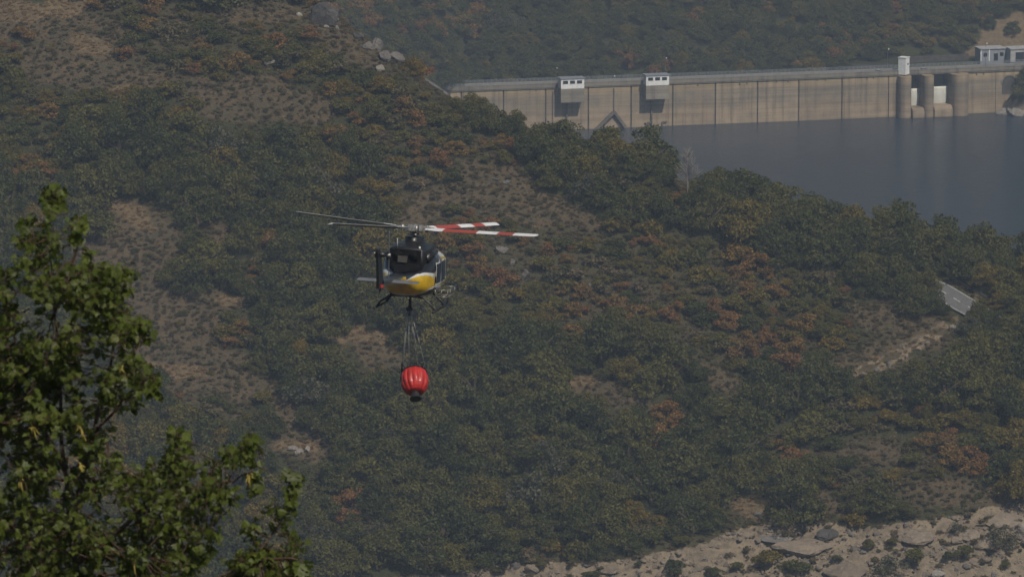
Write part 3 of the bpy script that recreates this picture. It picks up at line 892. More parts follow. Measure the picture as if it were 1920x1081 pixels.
# ---- white box tower over the first spillway pier
def tower():
    zc_ = Z_SOF + 0.45
    c = W(1692.5, 0.6, zc_)
    zt = z_at(1692.5, 108, 0.6)
    h = zt - zc_
    root = tag(empty('control_tower', c, (0, 0, R(58))), 'small white block tower standing on the first spillway pier', 'tower')
    w = 2.95
    MB().box((0, 0, h / 2), (w, w, h)).build('wall', 'white_paint', root)
    MB().box((0, 0, h + 0.13), (w + 0.3, w + 0.3, 0.25)).build('roof', 'white_paint', root)
    MB().box((0.3, -w / 2 - 0.03, h * 0.62), (0.8, 0.05, 0.7)).build('window', 'dark_glass', root)
    MB().box((w / 2 + 0.04, -0.5, h * 0.33), (0.07, 0.9, 2.0)).build('door', 'grey_paint', root)
tower()

# ---- lamp posts, cars, walls and buildings at the right end
def lamp_post(px, n, h, label, head=0.16):
    root = tag(empty('lamp_post', W(px, n, Z_SOF + 0.40)), label, 'lamp post', 'lamp posts along the dam')
    MB().tube([(0, 0, 0), (0, 0, h * 0.92), (0.25, -0.3, h)], [0.09, 0.06, 0.05], 6).build('pole', 'rail_steel', root)
    MB().box((0.38, -0.45, h + 0.02), (0.3, 0.7, head), (0.15, 0, 0)).build('lamp_head', 'white_paint', root)
lamp_post(1044.5, -2.0, 6.5, 'thin lamp post at the left side of the left gate house')
lamp_post(1249.5, -2.0, 8.8, 'tall thin lamp post at the right side of the right gate house')
lamp_post(1672.5, -6.0, 8.4, 'lamp post with a white head left of the small white tower', 0.5)
lamp_post(1857.0, -6.0, 9.0, 'lamp post with a dark head by the grey building', 0.4)
lamp_post(1150.5, -0.5, 3.2, 'short lamp post between the two gate houses')

def car(px, n, along, paint, label):
    _, t, nn = frame(px)
    ang = math.atan2(t[1], t[0]) + (0 if along else math.pi)
    root = tag(empty('parked_car', W(px, n, Z_SOF + 0.42), (0, 0, ang)), label, 'car', 'cars on the dam')
    prof = [(-2.05, 0.35), (-2.1, 0.75), (-1.9, 1.0), (-1.2, 1.08), (-0.6, 1.12), (0.9, 1.05), (1.85, 0.88), (2.1, 0.70), (2.1, 0.35)]
    rings = []
    for y, k in ((-0.84, 0.97), (-0.78, 1.0), (0.78, 1.0), (0.84, 0.97)):
        rings.append([(x * k, y, 0.35 + (z - 0.35) * k) for x, z in prof])
    MB().loft(rings, 0, True, False).build('body', paint, root)
    cab = [(-1.75, 1.06), (-1.35, 1.50), (-0.9, 1.58), (0.1, 1.56), (0.95, 1.07)]
    rings = [[(x, y * k, z) for x, z in cab] for y, k in ((-0.74, 1.0), (0.74, 1.0))]
    MB().loft(rings, 0, True, False).build('cabin_glass', 'dark_glass', root)
    MB().box((-0.45, 0, 1.60), (1.3, 1.3, 0.06)).build('roof', paint, root)
    for sx in (-1.3, 1.3):
        for sy in (-0.80, 0.80):
            MB().tube([(sx, sy - 0.1, 0.32), (sx, sy + 0.1, 0.32)], 0.32, 12).build('wheel', 'tyre', root)
car(1737, -2.2, True, 'car_white', 'white car on the dam right of the small white tower')
car(1684.5, -4.9, False, 'car_silver', 'silver car partly hidden behind the small white tower')
car(1652, -2.2, True, 'car_white', 'white car on the dam left of the small white tower')

def back_wall(name, pts, h, th, mats, label, cat, z0=None):
    """wall along (px, n) points, h high"""
    mb = MB()
    rings = []
    for px_, n_, zb in pts:
        a = W(px_, n_, zb); _, t, nn = frame(px_)
        b = a + nn * th
        rings.append([a, b, b + np.array([0, 0, h]), a + np.array([0, 0, h])])
    mb.loft(rings, 0, True, False)
    o = mb.build(name, mats)
    tag(o, label, cat)
    return o
back_wall('stone_retaining_wall', [(1735, -21, 15.5), (1790, -21, 15.6), (1852, -22, 15.7)], 2.8, 0.7, 'dark_stone_wall', 'dark stone retaining wall under the dry grass slope', 'retaining wall')
back_wall('low_stone_wall', [(1612, -16, 13.8), (1650, -13, 14.2), (1684, -11, 14.6)], 3.2, 0.6, 'dark_stone_wall', 'low dark wall behind the dam left of the tower', 'retaining wall')
def building(px0, px1, n, y_top, y_bot, mats, label, openings):
    z0 = z_at(px0, y_bot, n); z1 = z_at(px0, y_top, n)
    root = tag(empty('service_building', W((px0 + px1) / 2, n, z0)), label, 'building')
    under(sweep(MB(), [px0, px1], n - 6.0, n, z0 - 1.2, z1).build('wall', mats), root)
    under(sweep(MB(), [px0 - 1.2, px1 + 1.2], n - 6.4, n + 0.4, z1 + 0.01, z1 + 0.30).build('roof', 'old_white'), root)
    for nm, u0, u1, v0, v1, mt in openings:
        a, b = px0 + (px1 - px0) * u0, px0 + (px1 - px0) * u1
        under(sweep(MB(), [a, b], n + 0.02, n + 0.10, z0 + (z1 - z0) * v0, z0 + (z1 - z0) * v1).build(nm, mt), root)
building(1858, 1905, -12.0, 93, 115.5, 'grey_paint', 'pale grey flat-roofed building at the right end of the dam',
         [('door', 0.54, 0.70, 0.0, 0.62, 'dark_glass'), ('pilaster', 0.0, 0.035, 0.0, 1.0, 'white_paint'), ('pilaster', 0.33, 0.37, 0.0, 1.0, 'white_paint'), ('window', 0.12, 0.26, 0.4, 0.7, 'dark_glass'), ('window', 0.78, 0.92, 0.4, 0.7, 'dark_glass')])
building(1907.5, 1950, -8.0, 93, 117, 'old_white', 'white open-fronted building cut by the right edge, beside the grey one',
         [('opening', 0.22, 0.60, 0.05, 0.76, 'dark_glass'), ('opening', 0.68, 0.95, 0.05, 0.76, 'dark_glass')])  # dark panels on the front stand in for the shaded interior

# ---- the access road wall at the left end
def access_wall():
    pts = [(779, 143.0), (792, 149.5), (806, 158.0), (820, 167.5), (832, 176.5), (843, 187.0)]
    top, cop = [], []
    tw, tc = MB(), MB()
    rings, rc = [], []
    for i, (px_, py_) in enumerate(pts):
        y = 1925.0 - 3.0 * i
        a = at_y(px_, py_, y)
        hgt = 2.3 if i > 0 else 1.2
        rings.append([a + np.array([0, 0, -hgt]), a + np.array([0.7, 0.7, -hgt]), a + np.array([0.7, 0.7, 0]), a])
        up = np.array([0, 0, 0.02])
        rc.append([a + up + np.array([-0.2, -0.25, 0]), a + up + np.array([0.8, 0.9, 0]), a + up + np.array([0.8, 0.9, 0.55]), a + up + np.array([-0.2, -0.25, 0.55])])
    root = tag(empty('access_road_wall', rings[2][0]), 'tan retaining wall with grey guard rail sloping down at the left end of the dam', 'retaining wall')
    tw.loft(rings, 0, True, False)
    under(tw.build('wall', 'tan_wall'), root)
    tc.loft(rc, 0, True, False)
    under(tc.build('guard_rail', 'wet_rib'), root)
access_wall()

# ---- the hillside road: tarmac with lines and guard rail
def road():
    c = ROAD
    t = np.gradient(c[:, :2], axis=0); t /= np.linalg.norm(t, axis=1)[:, None]
    nn = np.stack([t[:, 1], -t[:, 0]], 1)
    def strip(o0, o1, dz, sel=None, th=0.0):
        mb = MB()
        rings = []
        for i in range(len(c)):
            if sel is not None and not sel(i):
                if len(rings) > 1:
                    mb.loft(rings, 0, False, False, closed=th > 0)
                rings = []
                continue
            hz = lambda o_: float(hill_raw(c[i, 0] + nn[i, 0] * o_, c[i, 1] + nn[i, 1] * o_))
            za, zb_ = hz(-2.5), hz(2.5)
            lift_ = 0.30 + max(0.0, hz(0.0) - (za + zb_) / 2)
            zz = lambda o_: za + (zb_ - za) * (o_ + 2.5) / 5.0 + lift_ + dz
            a = [c[i, 0] + nn[i, 0] * o0, c[i, 1] + nn[i, 1] * o0, zz(o0)]
            b = [c[i, 0] + nn[i, 0] * o1, c[i, 1] + nn[i, 1] * o1, zz(o1)]
            if th:
                rings.append([a, b, [b[0], b[1], b[2] + th], [a[0], a[1], a[2] + th]])
            else:
                rings.append([a, b])
        if len(rings) > 1:
            mb.loft(rings, 0, False, False, closed=th > 0)
        return mb
    r_ = tag(strip(-2.5, 2.5, 0.0).build('road', 'asphalt'), 'grey tarmac road bending round the hillside', kind='structure')
    for a, b, nm, sel in ((-2.34, -2.20, 'edge_line', None), (2.20, 2.34, 'edge_line', None), (-0.09, 0.09, 'centre_line', lambda i: i % 8 < 5)):
        o = strip(a, b, 0.02, sel).build(nm, 'road_paint')
        o.parent = r_
    root = tag(empty('guard_rail', tuple(c[40])), 'dark steel guard rail on the outer edge of the road bend', 'guard rail')
    under(strip(3.7, 3.82, 0.55, lambda i: 22 < i < 54, 0.26).build('rail', 'dark_steel'), root)
    for i in range(24, 54, 4):
        under(MB().box((c[i, 0] + nn[i, 0] * 3.92, c[i, 1] + nn[i, 1] * 3.92, float(hill_raw(c[i, 0] + nn[i, 0] * 3.92, c[i, 1] + nn[i, 1] * 3.92)) + 0.55), (0.12, 0.12, 1.0)).build('post', 'dark_steel'), root)
road()
# ------------------------------------------------------------------ plant shapes (unit size: crown radius about 1), shared by all copies
def crown_np(seed, n=2600, leaf=0.085, height=1.25, lift=0.55, lobes=9, sub=7, spread=0.62, flat=1.0, skirt=0, upn=0.0):
    rg = np.random.RandomState(seed)
    cs = []
    for i in range(lobes):
        th = rg.rand() * 2 * math.pi; u = rg.rand()
        r = spread * math.sqrt(rg.rand())
        cs.append((r * math.cos(th), r * math.sin(th), lift + (height - lift) * (0.15 + 0.7 * u) * (1 - 0.45 * (r / spread) ** 2), 0.34 + 0.16 * rg.rand()))
    for i in range(skirt):
        th = 2 * math.pi * (i + rg.rand()) / skirt
        cs.append((spread * 1.05 * math.cos(th), spread * 1.05 * math.sin(th), lift + 0.22 + 0.25 * rg.rand(), 0.30 + 0.12 * rg.rand()))
    cs.append((0, 0, lift + (height - lift) * 0.55, 0.5))
    subs = []
    for (x, y, z, r) in cs:
        for k in range(sub):
            d = rg.randn(3); d /= np.linalg.norm(d)
            if d[2] < -0.3: d[2] *= -0.6
            subs.append((x + d[0] * r * 0.75, y + d[1] * r * 0.75, z + d[2] * r * 0.62, r * (0.34 + 0.26 * rg.rand())))
    subs = np.array(subs)
    w = subs[:, 3] ** 2; w /= w.sum()
    pick = rg.choice(len(subs), n, p=w)
    d = rg.randn(n, 3); d /= np.linalg.norm(d, axis=1)[:, None]
    low = d[:, 2] < -0.25
    d[low, 2] *= -0.7
    d /= np.linalg.norm(d, axis=1)[:, None]
    rad = subs[pick, 3] * (0.72 + 0.38 * rg.rand(n))
    c = subs[pick, :3] + d * rad[:, None] * np.array([1, 1, 0.85 * flat])
    nrm = d * (1 - 0.6 * upn) + np.array([0, 0, upn]) + 0.65 * rg.randn(n, 3); nrm /= np.linalg.norm(nrm, axis=1)[:, None]
    a = np.cross(nrm, rg.randn(n, 3)); a /= np.linalg.norm(a, axis=1)[:, None]
    b = np.cross(nrm, a)
    s = leaf * (0.55 + 0.8 * rg.rand(n))[:, None]
    v = np.stack([c - a * s * 0.55, c - b * s * 0.38 + nrm * s * 0.1, c + a * s * 0.6, c + b * s * 0.38 + nrm * s * 0.1], 1).reshape(-1, 3)
    v[:, 2] = np.maximum(v[:, 2], 0.02)
    f = np.arange(4 * n).reshape(-1, 4)
    return v, f

def trunk_mb(seed, h=0.75, r=0.075, lean=0.1):
    rg = random.Random(seed)
    mb = MB()
    lx, ly = rg.uniform(-lean, lean), rg.uniform(-lean, lean)
    mb.tube([(0, 0, -0.25), (lx * 0.3, ly * 0.3, h * 0.4), (lx, ly, h), (lx * 1.4, ly * 1.4, h * 1.4)], [r * 1.3, r, r * 0.75, r * 0.3], 6)
    for k in range(4):
        a = 2 * math.pi * (k + rg.random()) / 4
        mb.tube([(lx * 0.6, ly * 0.6, h * 0.7), (lx + 0.28 * math.cos(a), ly + 0.28 * math.sin(a), h * 1.05), (lx + 0.55 * math.cos(a), ly + 0.55 * math.sin(a), h * 1.35)], [r * 0.5, r * 0.35, r * 0.12], 5)
    return mb

def tuft_np(seed, n=120, h=0.9, w=0.05):
    """grassy or heathery tuft: upright blades and sprays"""
    rg = np.random.RandomState(seed)
    th = rg.rand(n) * 2 * math.pi; r = np.sqrt(rg.rand(n)) * 0.6
    base = np.stack([r * np.cos(th), r * np.sin(th), np.zeros(n)], 1)
    out_ = np.stack([np.cos(th), np.sin(th), 0 * th], 1) * (0.15 + 0.5 * rg.rand(n))[:, None]
    tip = base + out_ * 0.7 + np.array([0, 0, 1.0]) * (h * (0.45 + 0.6 * rg.rand(n)))[:, None] * (1 - 0.45 * r[:, None])
    mid = (base + tip) / 2 - out_ * 0.12
    a = np.cross(tip - base, rg.randn(n, 3)); a /= np.linalg.norm(a, axis=1)[:, None]
    ww = w * (0.6 + 0.9 * rg.rand(n))[:, None]
    v = np.stack([base - a * ww * 0.5, mid - a * ww, tip, mid + a * ww], 1).reshape(-1, 3)
    return v, np.arange(4 * n).reshape(-1, 4)

SHAPES = {}
def shape_set(kind, mat, builder, count):
    SHAPES[kind] = []
    for k in range(count):
        v, f = builder(k)
        SHAPES[kind].append(mesh_np('crown_' + kind, v, f, mat))
b_oak = lambda k: crown_np(11 + k, n=5200, leaf=0.074, height=1.38 + 0.12 * (k % 3), lift=0.10, lobes=8 + k % 4, spread=0.60 + 0.05 * (k % 2), skirt=6)
b_bush = lambda k: crown_np(71 + k, n=1700, leaf=0.11, height=1.05, lift=0.12, lobes=6, sub=6, spread=0.6)
b_thin = lambda k: crown_np(131 + k, n=1500, leaf=0.085, height=1.45, lift=0.35, lobes=9, sub=5, spread=0.62)
b_heath = lambda k: crown_np(171 + k, n=520, leaf=0.15, height=1.0, lift=0.02, lobes=6, sub=5, spread=0.62, upn=0.9)
shape_set('green', 'oak_green', b_oak, 6)
shape_set('olive', 'oak_olive', b_bush, 4)
shape_set('olive_tree', 'oak_olive', b_oak, 3)
shape_set('russet', 'oak_russet', lambda k: crown_np(211 + k, n=2000, leaf=0.10, height=1.25, lift=0.2, lobes=8, sub=6, spread=0.6), 4)
shape_set('grey', 'oak_grey', b_thin, 2)
shape_set('green_bush', 'oak_green', b_bush, 4)
shape_set('heath_brown', 'heath_brown', b_heath, 3)
shape_set('heath_olive', 'heath_olive', b_heath, 3)
shape_set('grass', 'dry_grass', lambda k: tuft_np(301 + k, 110, 0.8, 0.045), 2)
TRUNKS = [trunk_mb(k).mesh('trunk', 'bark') for k in range(3)]

# ------------------------------------------------------------------ where each plant stands
rng = random.Random(5)
class Spots:
    def __init__(self, cell=3.0):
        self.c = cell; self.d = {}; self.n = 0
    def near(self, x, y, r, k=1.0):
        c = self.c
        for i in range(int((x - r - 6) // c), int((x + r + 6) // c) + 1):
            for j in range(int((y - r - 6) // c), int((y + r + 6) // c) + 1):
                for (a, b, q) in self.d.get((i, j), ()):
                    if (a - x) ** 2 + (b - y) ** 2 < (k * (r + q)) ** 2:
                        return True
        return False
    def add(self, x, y, r):
        self.d.setdefault((int(x // self.c), int(y // self.c)), []).append((x, y, r))
SP = Spots()
PLANTS = []      # (kind, x, y, z, radius, height factor)
def road_free(px, py, r):
    """keep the stretch of road and cut face that the photograph shows open"""
    return True
# plants one can pick out in the photograph: (kind, px, py of the foot, radius, height factor, label)
SPECIAL = [
    ('green', 358, 548, 5.4, 0.92, 'lone round dark green oak in the brown heath left of the helicopter'),
    ('russet', 1480, 694, 4.6, 0.9, 'big pinkish russet oak left of the bright rock cut beside the road'),
    ('russet', 940, 542, 4.6, 0.95, 'large orange russet oak just right of the helicopter cabin'),
    ('russet', 1240, 850, 4.2, 1.25, 'thin russet oak among green oaks in the wood lower right of the bucket'),
    ('green', 1380, 392, 5.6, 0.85, 'broad dark oak on the ridge top right of the bare dead tree'),
    ('green', 1690, 472, 5.0, 1.0, 'tall dark oak on the ridge against the water at right'),
    ('green', 1770, 480, 5.6, 1.0, 'broad dark oak on the ridge between the tall oak and the right edge'),
    ('green', 1090, 322, 5.0, 0.9, 'big oak on the ridge below the left gate house'),
    ('green', 1180, 334, 5.4, 0.9, 'big oak on the ridge below the inverted V rib of the dam'),
    ('green', 915, 246, 4.6, 1.1, 'oak standing up against the left end of the dam'),
    ('olive', 465, 790, 2.6, 0.9, 'yellow-green round bush in the clearing above the maple'),
    ('russet', 650, 985, 3.6, 0.9, 'brown-orange oak low in the wood right of the small maple shoot'),
    ('olive_tree', 1470, 905, 4.0, 0.9, 'yellowing oak in the wood above the orange grass bank'),
    ('russet', 75, 352, 3.4, 0.7, 'orange oak just left of the maple top shoot'),
    ('green', 880, 240, 4.2, 1.0, 'oak at the left end of the dam, left of the taller oak'), ('green', 962, 262, 4.2, 1.0, 'oak on the ridge overlapping the foot of the dam, right of the taller oak'),
    ('green', 1008, 280, 3.2, 0.95, 'oak on the ridge overlapping the dam, second right of the taller oak'), ('green', 1048, 300, 3.6, 0.9, 'oak on the ridge overlapping the dam, left of the big oak'),
    ('green', 1626, 742, 4.3, 1.0, 'oak below the left foot of the rock cut'), ('green', 1668, 736, 3.9, 1.0, 'oak below the middle of the rock cut'), ('green', 1712, 724, 4.4, 1.0, 'oak below the right part of the rock cut'),
    ('green', 1757, 586, 2.7, 1.3, 'oak just left of the open tarmac'), ('green', 1716, 584, 4.2, 1.0, 'second oak left of the open tarmac'), ('green', 1690, 562, 4.4, 1.0, 'third oak left of the open tarmac'), ('green', 1740, 548, 3.6, 1.0, 'oak above the open tarmac at its left'),
    ('green', 1864, 626, 4.2, 1.05, 'oak covering the right end of the open tarmac'), ('green', 1900, 650, 4.6, 1.05, 'oak right of the one covering the tarmac'), ('green', 1838, 640, 3.2, 1.0, 'smaller oak below the open tarmac'),
    ('olive_tree', 1872, 578, 3.2, 0.9, 'brownish oak right of the guard rail'), ('green', 1912, 590, 4.2, 1.0, 'oak at the right edge level with the road bend'),
    ('green', 1830, 516, 4.8, 1.0, 'oak standing behind the guard rail at the road bend'), ('green', 1875, 530, 4.8, 1.0, 'oak behind the road bend towards the right edge'),
    ('olive', 1770, 584, 1.7, 1.0, 'low yellowish bush at the left lip of the open tarmac'), ('green', 1838, 604, 2.9, 1.25, 'narrow oak at the lower right lip of the open tarmac'), ('olive', 1842, 568, 1.5, 1.0, 'yellowish bush under the guard rail'),
    ('green', 500, 335, 6.0, 0.8, 'broad oak in the dark belt above the left rotor tip'),
]
for kind, px_, py_, r_, hf, lab in SPECIAL:
    p = hit(px_, py_, hill)
    SP.add(p[0], p[1], r_)
    PLANTS.append((kind, p[0], p[1], p[2], r_, hf, lab, px_, py_))

def try_plant(kind, x, y, r, hf, overlap):
    if SP.near(x, y, r, overlap):
        return False
    z = float(hill(x, y))
    px, py = to_px(x, y, z)
    # a crown must not hide ground that the photograph shows open
    tp = to_px(x, y, z + r * hf * 1.12)[1]; sdx = r * 6.0
    q = [(px, tp), (px - sdx, (tp * 2 + py) / 3), (px + sdx, (tp * 2 + py) / 3), (px, (tp + py) / 2)]
    qx = np.array([a for a, _ in q]); qy = np.array([b for _, b in q])
    if any(in_poly(qx, qy, P_).any() for P_ in OPEN):
        return False
    if r > 1.5:
        zz = zone_of(qx[[0, 3]], qy[[0, 3]])
        if (zz[0] in ('heath', 'grass') or zz[1] in ('heath', 'grass')) and rng.random() < 0.85:
            return False
    SP.add(x, y, r)
    PLANTS.append((kind, x, y, z, r, hf, None, float(px), float(py)))
    return True

cand = []
gy = 990.0
while gy < 1345:
    half = gy * 0.5 * 36 / LENS * 1.16
    gx = -half
    while gx < half:
        cand.append((gx + rng.uniform(-1.6, 1.6), gy + rng.uniform(-1.6, 1.6)))
        gx += 2.2
    gy += 2.2
rng.shuffle(cand)
cx = np.array([c[0] for c in cand]); cy = np.array([c[1] for c in cand])
cz = hill(cx, cy)
cpx, cpy = to_px(cx, cy, cz)
czone = zone_of(cpx, cpy)
crd, _ = near_path(cx, cy, ROAD)
cridge = cy - np.interp(cx, _xx, _yy)
patch = n_c.fbm(cx / 17.0, cy / 17.0, 3)
def open_view(px, py, r):
    # tarmac seen at the bend, and the cut face above the lower stretch
    if 1762 < px < 1845 and 520 < py < 650: return r * 9 < 11
    return True
big, small = [], []
for i in range(len(cand)):
    if cridge[i] > 22: continue
    z_ = czone[i]; d_ = crd[i]; x, y = cand[i]; px, py = cpx[i], cpy[i]
    if py > 1230: continue
    if d_ < ROAD_W + 1.4: continue
    u = rng.random()
    if z_ == 'wood':
        r = 3.0 + 3.5 * rng.random() ** 1.4
        k = 'green' if u < 0.80 + 0.4 * patch[i] else ('olive_tree' if u < 0.90 else ('grey' if u < 0.95 else ('russet' if u < 0.965 else 'olive')))
        big.append((k, x, y, r * (0.6 if k in ('russet', 'olive') else 1.0), rng.uniform(0.9, 1.25), 0.42))
    elif z_ == 'olive':
        r = 1.4 + 2.6 * rng.random() ** 1.3
        k = 'olive' if u < 0.42 + 0.3 * patch[i] else ('green_bush' if u < 0.64 else ('olive_tree' if u < 0.82 else ('russet' if u < 0.92 else 'heath_olive')))
        big.append((k, x, y, r, rng.uniform(0.85, 1.1), 0.38))
    elif z_ == 'russet':
        r = 1.4 + 2.5 * rng.random() ** 1.2
        k = 'russet' if u < 0.60 + 1.1 * patch[i] else ('olive' if u < 0.84 else 'green_bush')
        big.append((k, x, y, r, rng.uniform(0.85, 1.1), 0.38))
    elif z_ == 'mix':
        r = 1.1 + 2.3 * rng.random() ** 1.4
        k = 'green_bush' if u < 0.30 else ('olive' if u < 0.58 else ('heath_olive' if u < 0.78 else ('russet' if u < 0.88 else 'heath_brown')))
        big.append((k, x, y, r, rng.uniform(0.8, 1.1), 0.42))
    elif z_ in ('heath', 'grass'):
        if u < (0.085 if z_ == 'heath' else 0.02):
            small.append(('green_bush' if rng.random() < 0.6 else 'olive', x, y, 0.7 + 1.0 * rng.random(), rng.uniform(0.8, 1.1), 0.9))
big.sort(key=lambda t: -t[3] + rng.uniform(-0.8, 0.8))
for k, x, y, r, hf, ov in big + small:
    try_plant(k, x, y, r, hf, ov)

# ------------------------------------------------------------------ labels: colour, size and the nearest landmark
LAND = [('the helicopter', 778, 500), ('the red bucket', 778, 715), ('the left gate house', 1075, 165), ('the right gate house', 1235, 160), ('the bare dead tree', 1290, 315),
        ('the road bend', 1802, 570), ('the bright rock cut', 1680, 655), ('the maple top shoot', 97, 370), ('the lone round oak', 358, 505), ('the pale boulder', 506, 114), ('the grey rock slab', 950, 470), ('the big russet oak', 1480, 655), ('the orange grass bank', 1420, 955), ('the thin russet oak', 1240, 810), ('the ridge cliff', 605, 12), ('the roadside rocks', 580, 838), ('the shore rocks', 1100, 1062), ('the right shore boulder', 1860, 1010)]
def where(px, py):
    d = [math.hypot(px - a, py - b) for _, a, b in LAND]
    i = int(np.argmin(d)); nm, a, b = LAND[i]
    ang = math.degrees(math.atan2(-(py - b), px - a)) % 360
    dr = ['right of', 'above and right of', 'above', 'above and left of', 'left of', 'below and left of', 'below', 'below and right of'][int(((ang + 22.5) % 360) // 45)]
    far = 'close ' if d[i] < 70 else ('' if d[i] < 150 else 'well ')
    return far + dr + ' ' + nm
WORD = {'green': ('dark green oak', 'oak_tree', 'tree'), 'olive_tree': ('yellow-green oak', 'oak_tree', 'tree'), 'grey': ('grey-green thin oak', 'oak_tree', 'tree'),
        'russet': ('russet oak', 'russet_oak', 'tree'), 'olive': ('yellow-green shrub', 'shrub', 'shrub'), 'green_bush': ('dark green shrub', 'shrub', 'shrub'),
        'heath_olive': ('olive heath bush', 'heath_bush', 'bush'), 'heath_brown': ('brown heath bush', 'heath_bush', 'bush')}
def size_word(kind, r):
    if WORD[kind][1] == 'oak_tree': return 'broad' if r > 4.6 else ('medium' if r > 3.5 else 'small')
    return 'large' if r > 2.6 else ('medium' if r > 1.8 else 'small')
LIMIT = {'oak_tree': 296, 'russet_oak': 296, 'shrub': 296, 'heath_bush': 200}
vis = [p for p in PLANTS if -10 < p[7] < 1930 and -20 < p[8] < 1120 and not (p[7] < 230 and p[8] > 560)]

vid = set(id(p) for p in vis)
rest = [p for p in PLANTS if id(p) not in vid]
seen = {}
vis.sort(key=lambda p: (p[6] is None, -p[4]))
FIRST = {}
SAME = {}
ORD = ['second', 'third', 'fourth', 'fifth', 'sixth', 'seventh', 'eighth', 'ninth', 'tenth', 'eleventh', 'twelfth', 'thirteenth', 'fourteenth', 'fifteenth', 'sixteenth', 'seventeenth', 'eighteenth', 'nineteenth', 'twentieth']
def tell_apart():
    """things whose look and landmark agree are told apart by their order from the left"""
    for lab_, lst in SAME.items():
        lst.sort(key=lambda q: q[0])
        n = len(lst)
        for i, (_, o_) in enumerate(lst):
            if n > 1:
                w_ = 'leftmost' if i == 0 else ('rightmost' if i == n - 1 else (ORD[i - 1] + '-from-left' if i - 1 < len(ORD) else None))
                if w_: o_['label'] = w_ + ' ' + lab_
for p in vis:
    kind, x, y, z, r, hf, lab, px, py = p
    nm = WORD[kind][1]
    if seen.get(nm, 0) >= LIMIT[nm]:
        rest.append(p); continue
    seen[nm] = seen.get(nm, 0) + 1
    me = SHAPES[kind][rng.randrange(len(SHAPES[kind]))]
    rot = rng.uniform(0, 6.283)
    auto = lab is None
    if auto:
        lab = '%s %s %s' % (size_word(kind, r), WORD[kind][0], where(px, py))
    grp = {'oak_tree': 'oaks on the near hillside', 'russet_oak': 'russet oaks on the near hillside', 'shrub': 'shrubs on the near hillside', 'heath_bush': 'heath bushes on the near hillside'}[nm]
    if r > 2.4 and WORD[kind][2] == 'tree':
        t = empty(nm, (x, y, z - 0.22 * r), (0, 0, rot))
        t.scale = (r * rng.uniform(0.85, 1.15), r * rng.uniform(0.85, 1.15), r * hf)
        c = link('crown', me, t)
        link('trunk', TRUNKS[rng.randrange(3)], t)
        FIRST.setdefault((kind, me.name), c)
    else:
        t = link(nm, me)
        t.location = (x, y, z - 0.2 * r); t.rotation_euler = (0, 0, rot); t.scale = (r, r, r * hf)
        FIRST.setdefault((kind, me.name), t)
    tag(t, lab, WORD[kind][2], grp)
    if auto: SAME.setdefault(lab, []).append((px, t))

# ------------------------------------------------------------------ masses nobody could count: one object each, instanced on points
def scatter(name, pts, label):
    """pts: (mesh, x, y, z, rz, sx, sz)"""
    meshes = []
    for p in pts:
        if p[0] not in meshes: meshes.append(p[0])
    me = bpy.data.meshes.new(name)
    me.from_pydata([(p[1], p[2], p[3]) for p in pts], [], [])
    a = me.attributes.new('pick', 'INT', 'POINT'); a.data.foreach_set('value', [meshes.index(p[0]) for p in pts])
    a = me.attributes.new('turn', 'FLOAT_VECTOR', 'POINT'); a.data.foreach_set('vector', [v for p in pts for v in (0, 0, p[4])])
    a = me.attributes.new('size', 'FLOAT_VECTOR', 'POINT'); a.data.foreach_set('vector', [v for p in pts for v in (p[5], p[5], p[6])])
    o = link(name, me)
    tag(o, label, kind='stuff')
    ng = bpy.data.node_groups.new(name + '_spread', 'GeometryNodeTree')
    ng.interface.new_socket('Geometry', in_out='INPUT', socket_type='NodeSocketGeometry')
    ng.interface.new_socket('Geometry', in_out='OUTPUT', socket_type='NodeSocketGeometry')
    gi = ng.nodes.new('NodeGroupInput'); go = ng.nodes.new('NodeGroupOutput')
    jn = ng.nodes.new('GeometryNodeJoinGeometry')
    def attr(nm, dt):
        n = ng.nodes.new('GeometryNodeInputNamedAttribute'); n.data_type = dt; n.inputs[0].default_value = nm
        return [s for s in n.outputs if s.enabled and s.name == 'Attribute'][0]
    pk, tn, sz = attr('pick', 'INT'), attr('turn', 'FLOAT_VECTOR'), attr('size', 'FLOAT_VECTOR')
    er = ng.nodes.new('FunctionNodeEulerToRotation'); ng.links.new(tn, er.inputs[0])
    for i, m_ in enumerate(meshes):
        ob = PROTO[m_.name]
        oi = ng.nodes.new('GeometryNodeObjectInfo'); oi.transform_space = 'ORIGINAL'; oi.inputs[0].default_value = ob
        cmp_ = ng.nodes.new('FunctionNodeCompare'); cmp_.data_type = 'INT'; cmp_.operation = 'EQUAL'
        ins = [s for s in cmp_.inputs if s.enabled]
        ng.links.new(pk, ins[0]); ins[1].default_value = i
        ip = ng.nodes.new('GeometryNodeInstanceOnPoints')
        ng.links.new(gi.outputs[0], ip.inputs['Points']); ng.links.new(cmp_.outputs[0], ip.inputs['Selection'])
        ng.links.new(oi.outputs['Geometry'], ip.inputs['Instance']); ng.links.new(er.outputs[0], ip.inputs['Rotation']); ng.links.new(sz, ip.inputs['Scale'])
        ng.links.new(ip.outputs[0], jn.inputs[0])
    ng.links.new(jn.outputs[0], go.inputs[0])
    md = o.modifiers.new('spread', 'NODES'); md.node_group = ng
    return o
PROTO = {k[1]: v for k, v in FIRST.items()}
PENDING = []      # scatters wait until every shape has at least one standing plant of its own

pts = []
for kind, x, y, z, r, hf, lab, px, py in rest:
    me = SHAPES[kind][rng.randrange(len(SHAPES[kind]))]
    pts.append((me, x, y, z - 0.2 * r, rng.uniform(0, 6.283), r, r * hf))
PENDING.append(('woodland_undergrowth', pts, 'small oaks and shrubs filling the gaps on the near hillside'))

